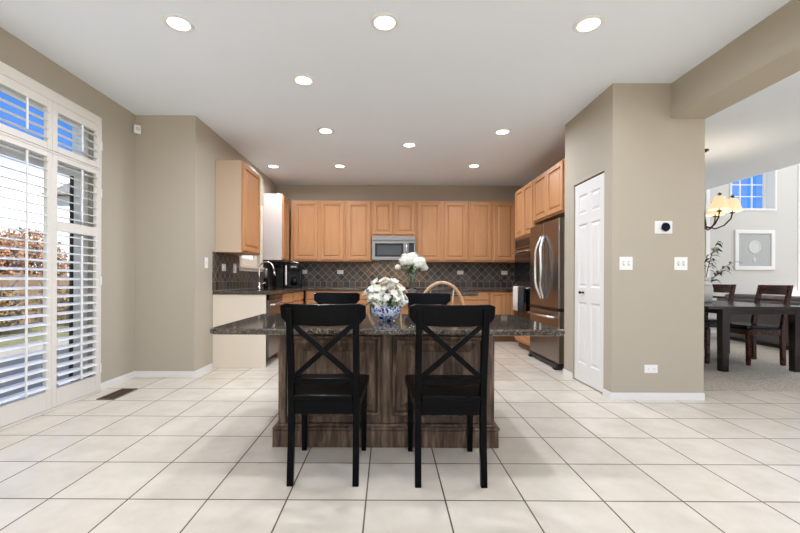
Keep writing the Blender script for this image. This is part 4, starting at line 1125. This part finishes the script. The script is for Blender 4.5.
# chandelier
r = thing('chandelier', 'dark iron chandelier with cream fabric shades over the dining table', 'chandelier', (4.20, 5.25, 0))
bm = BM(); lathe(bm, [(0.065, 2.7995), (0.065, 2.785), (0.03, 2.765), (0.012, 2.755)], seg=24); obj('canopy', bm, M['iron'], r, smooth=True)
bm = BM(); tube(bm, [(0, 0, 2.757), (0, 0, 2.3)], 0.007, 8); obj('rod', bm, M['iron'], r)
bm = BM(); lathe(bm, [(0.008, 2.32), (0.02, 2.28), (0.014, 2.1), (0.03, 1.9), (0.045, 1.80), (0.03, 1.75), (0.01, 1.72), (0.004, 1.70)], seg=20); obj('column', bm, M['iron'], r, smooth=True)
arm_p = shade_p = fin_p = None
for k in range(6):
    a = 2*PI*k/6 - 1.66
    Rt = Matrix.Rotation(a, 4, 'Z')
    bm = BM()
    pts = [(0.03, 0, 1.78), (0.13, 0, 1.74), (0.22, 0, 1.78), (0.285, 0, 1.86), (0.30, 0, 1.93)]
    tube(bm, pts, 0.009, 8); lathe(bm, [(0.03, 1.93), (0.035, 1.94), (0.012, 1.95), (0.012, 1.99)], 0.30, 0, 12)
    bm.transform(Rt); o = obj('arm', bm, M['iron'], r, smooth=True)
    bm = BM(); lathe(bm, [(0.105, 1.96), (0.10, 1.965), (0.055, 2.115), (0.052, 2.115), (0.1, 1.955)], 0.30, 0, 24, False, False); bm.transform(Rt)
    obj('lamp_shade', bm, M['shade'], o, smooth=True)
    bm = BM(); lathe(bm, [(0.004, 1.99), (0.004, 2.13), (0.02, 2.14), (0.022, 2.15), (0.006, 2.165), (0.004, 2.17)], 0.30, 0, 12); bm.transform(Rt)
    obj('finial', bm, M['iron'], o, smooth=True)
lc = bpy.data.lights.new('chandelier_bulb', 'POINT'); lc.energy = 4; lc.color = (1, 0.85, 0.65); lc.shadow_soft_size = 0.05
for k in range(6):
    a = 2*PI*k/6 - 1.66
    l = bpy.data.objects.new('bulb', lc); C.objects.link(l); l.parent = r; l.location = (0.30*math.cos(a), 0.30*math.sin(a), 2.05)
# sofa along X=6.07
r = thing('sofa', 'long charcoal leather sofa seen from behind past the dining table', 'sofa', (6.09, 0, cz))
bm = BM(); box(bm, 0.0, 0.22, 4.6, 7.3, 0.06, 0.74); obj('back', bm, M['sofa'], r, 0.03, seg=3)
bm = BM(); box(bm, 0.221, 0.95, 4.6, 7.3, 0.06, 0.42); obj('seat_base', bm, M['sofa'], r, 0.03)
bm = BM(); box(bm, 0.02, 0.93, 4.62, 7.28, 0.0, 0.059); obj('plinth', bm, M['blackp'], r)
for k in range(3):
    y = 4.63+0.89*k
    bm = BM(); box(bm, 0.10, 0.36, y, y+0.87, 0.58, 0.82); obj('back_cushion', bm, M['sofa'], r, 0.07, seg=4)
    bm = BM(); box(bm, 0.37, 0.93, y, y+0.87, 0.422, 0.56); obj('seat_cushion', bm, M['sofa'], r, 0.04, seg=3)
# framed art on the far wall
r = thing('picture_frame', 'white framed pale relief with a round disc on the far wall', 'picture', (7.445, 8.0, 1.69), 0)
s = 0.405
bm = BM()
for a in (0,):
    box(bm, -s, s, -0.035, -0.001, s-0.075, s); box(bm, -s, s, -0.035, -0.001, -s, -s+0.075)
    box(bm, -s, -s+0.075, -0.035, -0.001, -s+0.075, s-0.075); box(bm, s-0.075, s, -0.035, -0.001, -s+0.075, s-0.075)
obj('frame', bm, M['white'], r, 0.006)
bm = BM(); box(bm, -s+0.075, s-0.075, -0.012, -0.001, -s+0.075, s-0.075); obj('backing', bm, M['art'], r)
bm = BM(); lathe(bm, [(0.13, 0.0125), (0.13, 0.02), (0.11, 0.024), (0.10, 0.018), (0.02, 0.02)], seg=32); o = obj('disc', bm, M['artw'], r, loc=(0, 0, 0.06)); o.rotation_euler = (PI/2, 0, 0)
bm = BM(); lathe(bm, [(0.035, 0.0125), (0.03, 0.02)], seg=16); bm.transform(Matrix.Scale(1.7, 4, (0, 1, 0))); o = obj('small_relief', bm, M['artw'], r, loc=(0, 0, -0.20)); o.rotation_euler = (PI/2, 0, 0)

# ------------------------------------------------------------------ outdoors beyond the patio door
bm = BM(); box(bm, -40, XL-0.16, -30, 45, -0.30, -0.12)
struct('ground', bm, M['lawn'], 'lawn beyond the patio door', 'lawn')
bm = BM(); box(bm, -6.2, XL-0.16, -1.0, 7.5, -0.119, -0.06)
struct('ground.001', bm, M['patio_d'], 'grey concrete patio outside the shutters', 'patio')
bm = BM(); box(bm, XL-0.159, 45, -30, YR-0.13, -0.30, -0.12); box(bm, 11.2, 45, YR-0.13, 45, -0.30, -0.12); box(bm, XL-0.159, 11.2, 8.4, 45, -0.30, -0.12)  # unseen ground added to bounce sunlight up to the ceiling
struct('ground.002', bm, M['patio'], 'pale unseen paving added around the house to bounce sunlight indoors', 'paving')
r = thing('garden_fence', 'weathered brown board fence across the garden', 'fence', (-8.9, 0, -0.12))
bm = BM(); rf = random.Random(5); y = 2.0
while y < 15:
    box(bm, -0.012, 0.012, y, y+0.135, 0.05, 1.25+rf.uniform(-.02, .02)); y += 0.15
obj('boards', bm, M['fence'], r)
bm = BM(); box(bm, -0.05, -0.0125, 2, 15, 0.3, 0.39); box(bm, -0.05, -0.0125, 2, 15, 0.95, 1.04); obj('rail', bm, M['fence'], r)
for k in range(6):
    bm = BM(); box(bm, -0.15, -0.051, 2.2+2.45*k, 2.3+2.45*k, 0, 1.3); obj('post', bm, M['fence'], r)
def tree(name, label, x, y, h, crown, mats, n, trunk_h, leafs=0.17, seed=0):
    rr = random.Random(seed); r = thing(name, label, name.split('_')[-1], (x, y, -0.12), 0, 'garden trees and shrubs')
    bm = BM(); tube(bm, [(0, 0, 0), (0.05, 0.02, h*0.3), (0, 0.05, h*0.6), (0.05, 0, h*0.85)], [0.10, 0.08, 0.05, 0.02], 8)
    for k in range(9):
        a = k*2.4; z = trunk_h + (h-trunk_h)*k/11
        tube(bm, [(0.02, 0.02, z*0.9), (crown*0.5*math.cos(a), crown*0.5*math.sin(a), z+0.25), (crown*0.85*math.cos(a), crown*0.85*math.sin(a), z+0.5)], [0.03, 0.018, 0.006], 5)
    obj('trunk', bm, M['bark'], r)
    bm = BM()
    for i in range(n):
        while True:
            p = Vector((rr.uniform(-1, 1), rr.uniform(-1, 1), rr.uniform(-1, 1)))
            if 0.25 < p.length < 1: break
        zc = (h+trunk_h)/2; hz = (h-trunk_h)/2
        c = Vector((p.x*crown, p.y*crown, zc+p.z*hz)); q = leafs*rr.uniform(0.6, 1.3)
        u = Vector((rr.uniform(-1, 1), rr.uniform(-1, 1), rr.uniform(-1, 1))).normalized(); v = u.orthogonal().normalized()
        vs = [bm.verts.new(c+u*q*a+v*q*b*0.6) for a, b in ((-.5, 0), (0, -.5), (.5, 0), (0, .5))]
        f = bm.faces.new(vs); f.material_index = rr.randrange(len(mats))
    obj('crown', bm, mats, r)
k = 0
for (x, y, h, cr, ms, th) in ((-11.3, 12.3, 2.75, 1.05, 'ra', 0.4), (-10.6, 14.6, 2.6, 0.95, 'ab', 0.4), (-11.6, 9.9, 2.8, 1.15, 'ab', 0.5), (-14.6, 14.2, 3.0, 1.3, 'ra', 0.5)):
    k += 1
    tree('garden_tree', ['', 'rust leaved tree behind the fence, middle of the shutter view', 'brown bushy tree behind the fence nearest the white house', 'brown tree behind the fence at the picture edge', 'rust leaved tree far behind the fence'][k], x, y, h, cr, [M['aut1'], M['aut2']] if ms == 'ra' else [M['aut2'], M['hedge']], 4200, th, 0.11, k)
k = 0
for y in (8.0, 9.6, 11.2, 12.8):
    k += 1
    tree('garden_shrub', 'olive shrub in front of the fence, %s from the patio' % ('nearest', 'second nearest', 'third nearest', 'farthest')[k-1], -8.0, y, 1.0, 0.55, [M['hedge'], M['aut2']], 1500, 0.1, 0.08, 20+k)
r = thing('neighbor_house', 'pale neighbouring house seen through the corner shutter', 'house', (-9.6, 13.4, -0.12), 0)
bm = BM(); box(bm, -4.2, 2.8, 3.0, 9, 0, 4.6)
for q in range(30): box(bm, -4.21, 2.81, 2.985, 3.0, 0.15*q, 0.15*q+0.14)
obj('walls', bm, M['siding'], r)
bm = BM(); hexa(bm, [(-4.6, 2.6, 4.6), (3.2, 2.6, 4.6), (3.2, 9.4, 4.6), (-4.6, 9.4, 4.6)], [(-4.6, 5.9, 6.4), (3.2, 5.9, 6.4), (3.2, 6.1, 6.4), (-4.6, 6.1, 6.4)]); obj('roof', bm, M['roof'], r)
for x, z in ((-0.4, 0.9), (-0.4, 3.0), (-2.6, 0.9)):
    bm = BM(); box(bm, x-0.06, x+0.96, 2.95, 2.984, z-0.06, z+1.26); f = obj('window_frame', bm, M['vinyl'], r)
    bm = BM(); box(bm, x, x+0.9, 2.94, 2.949, z, z+1.2); obj('pane', bm, M['blackglass'], f)
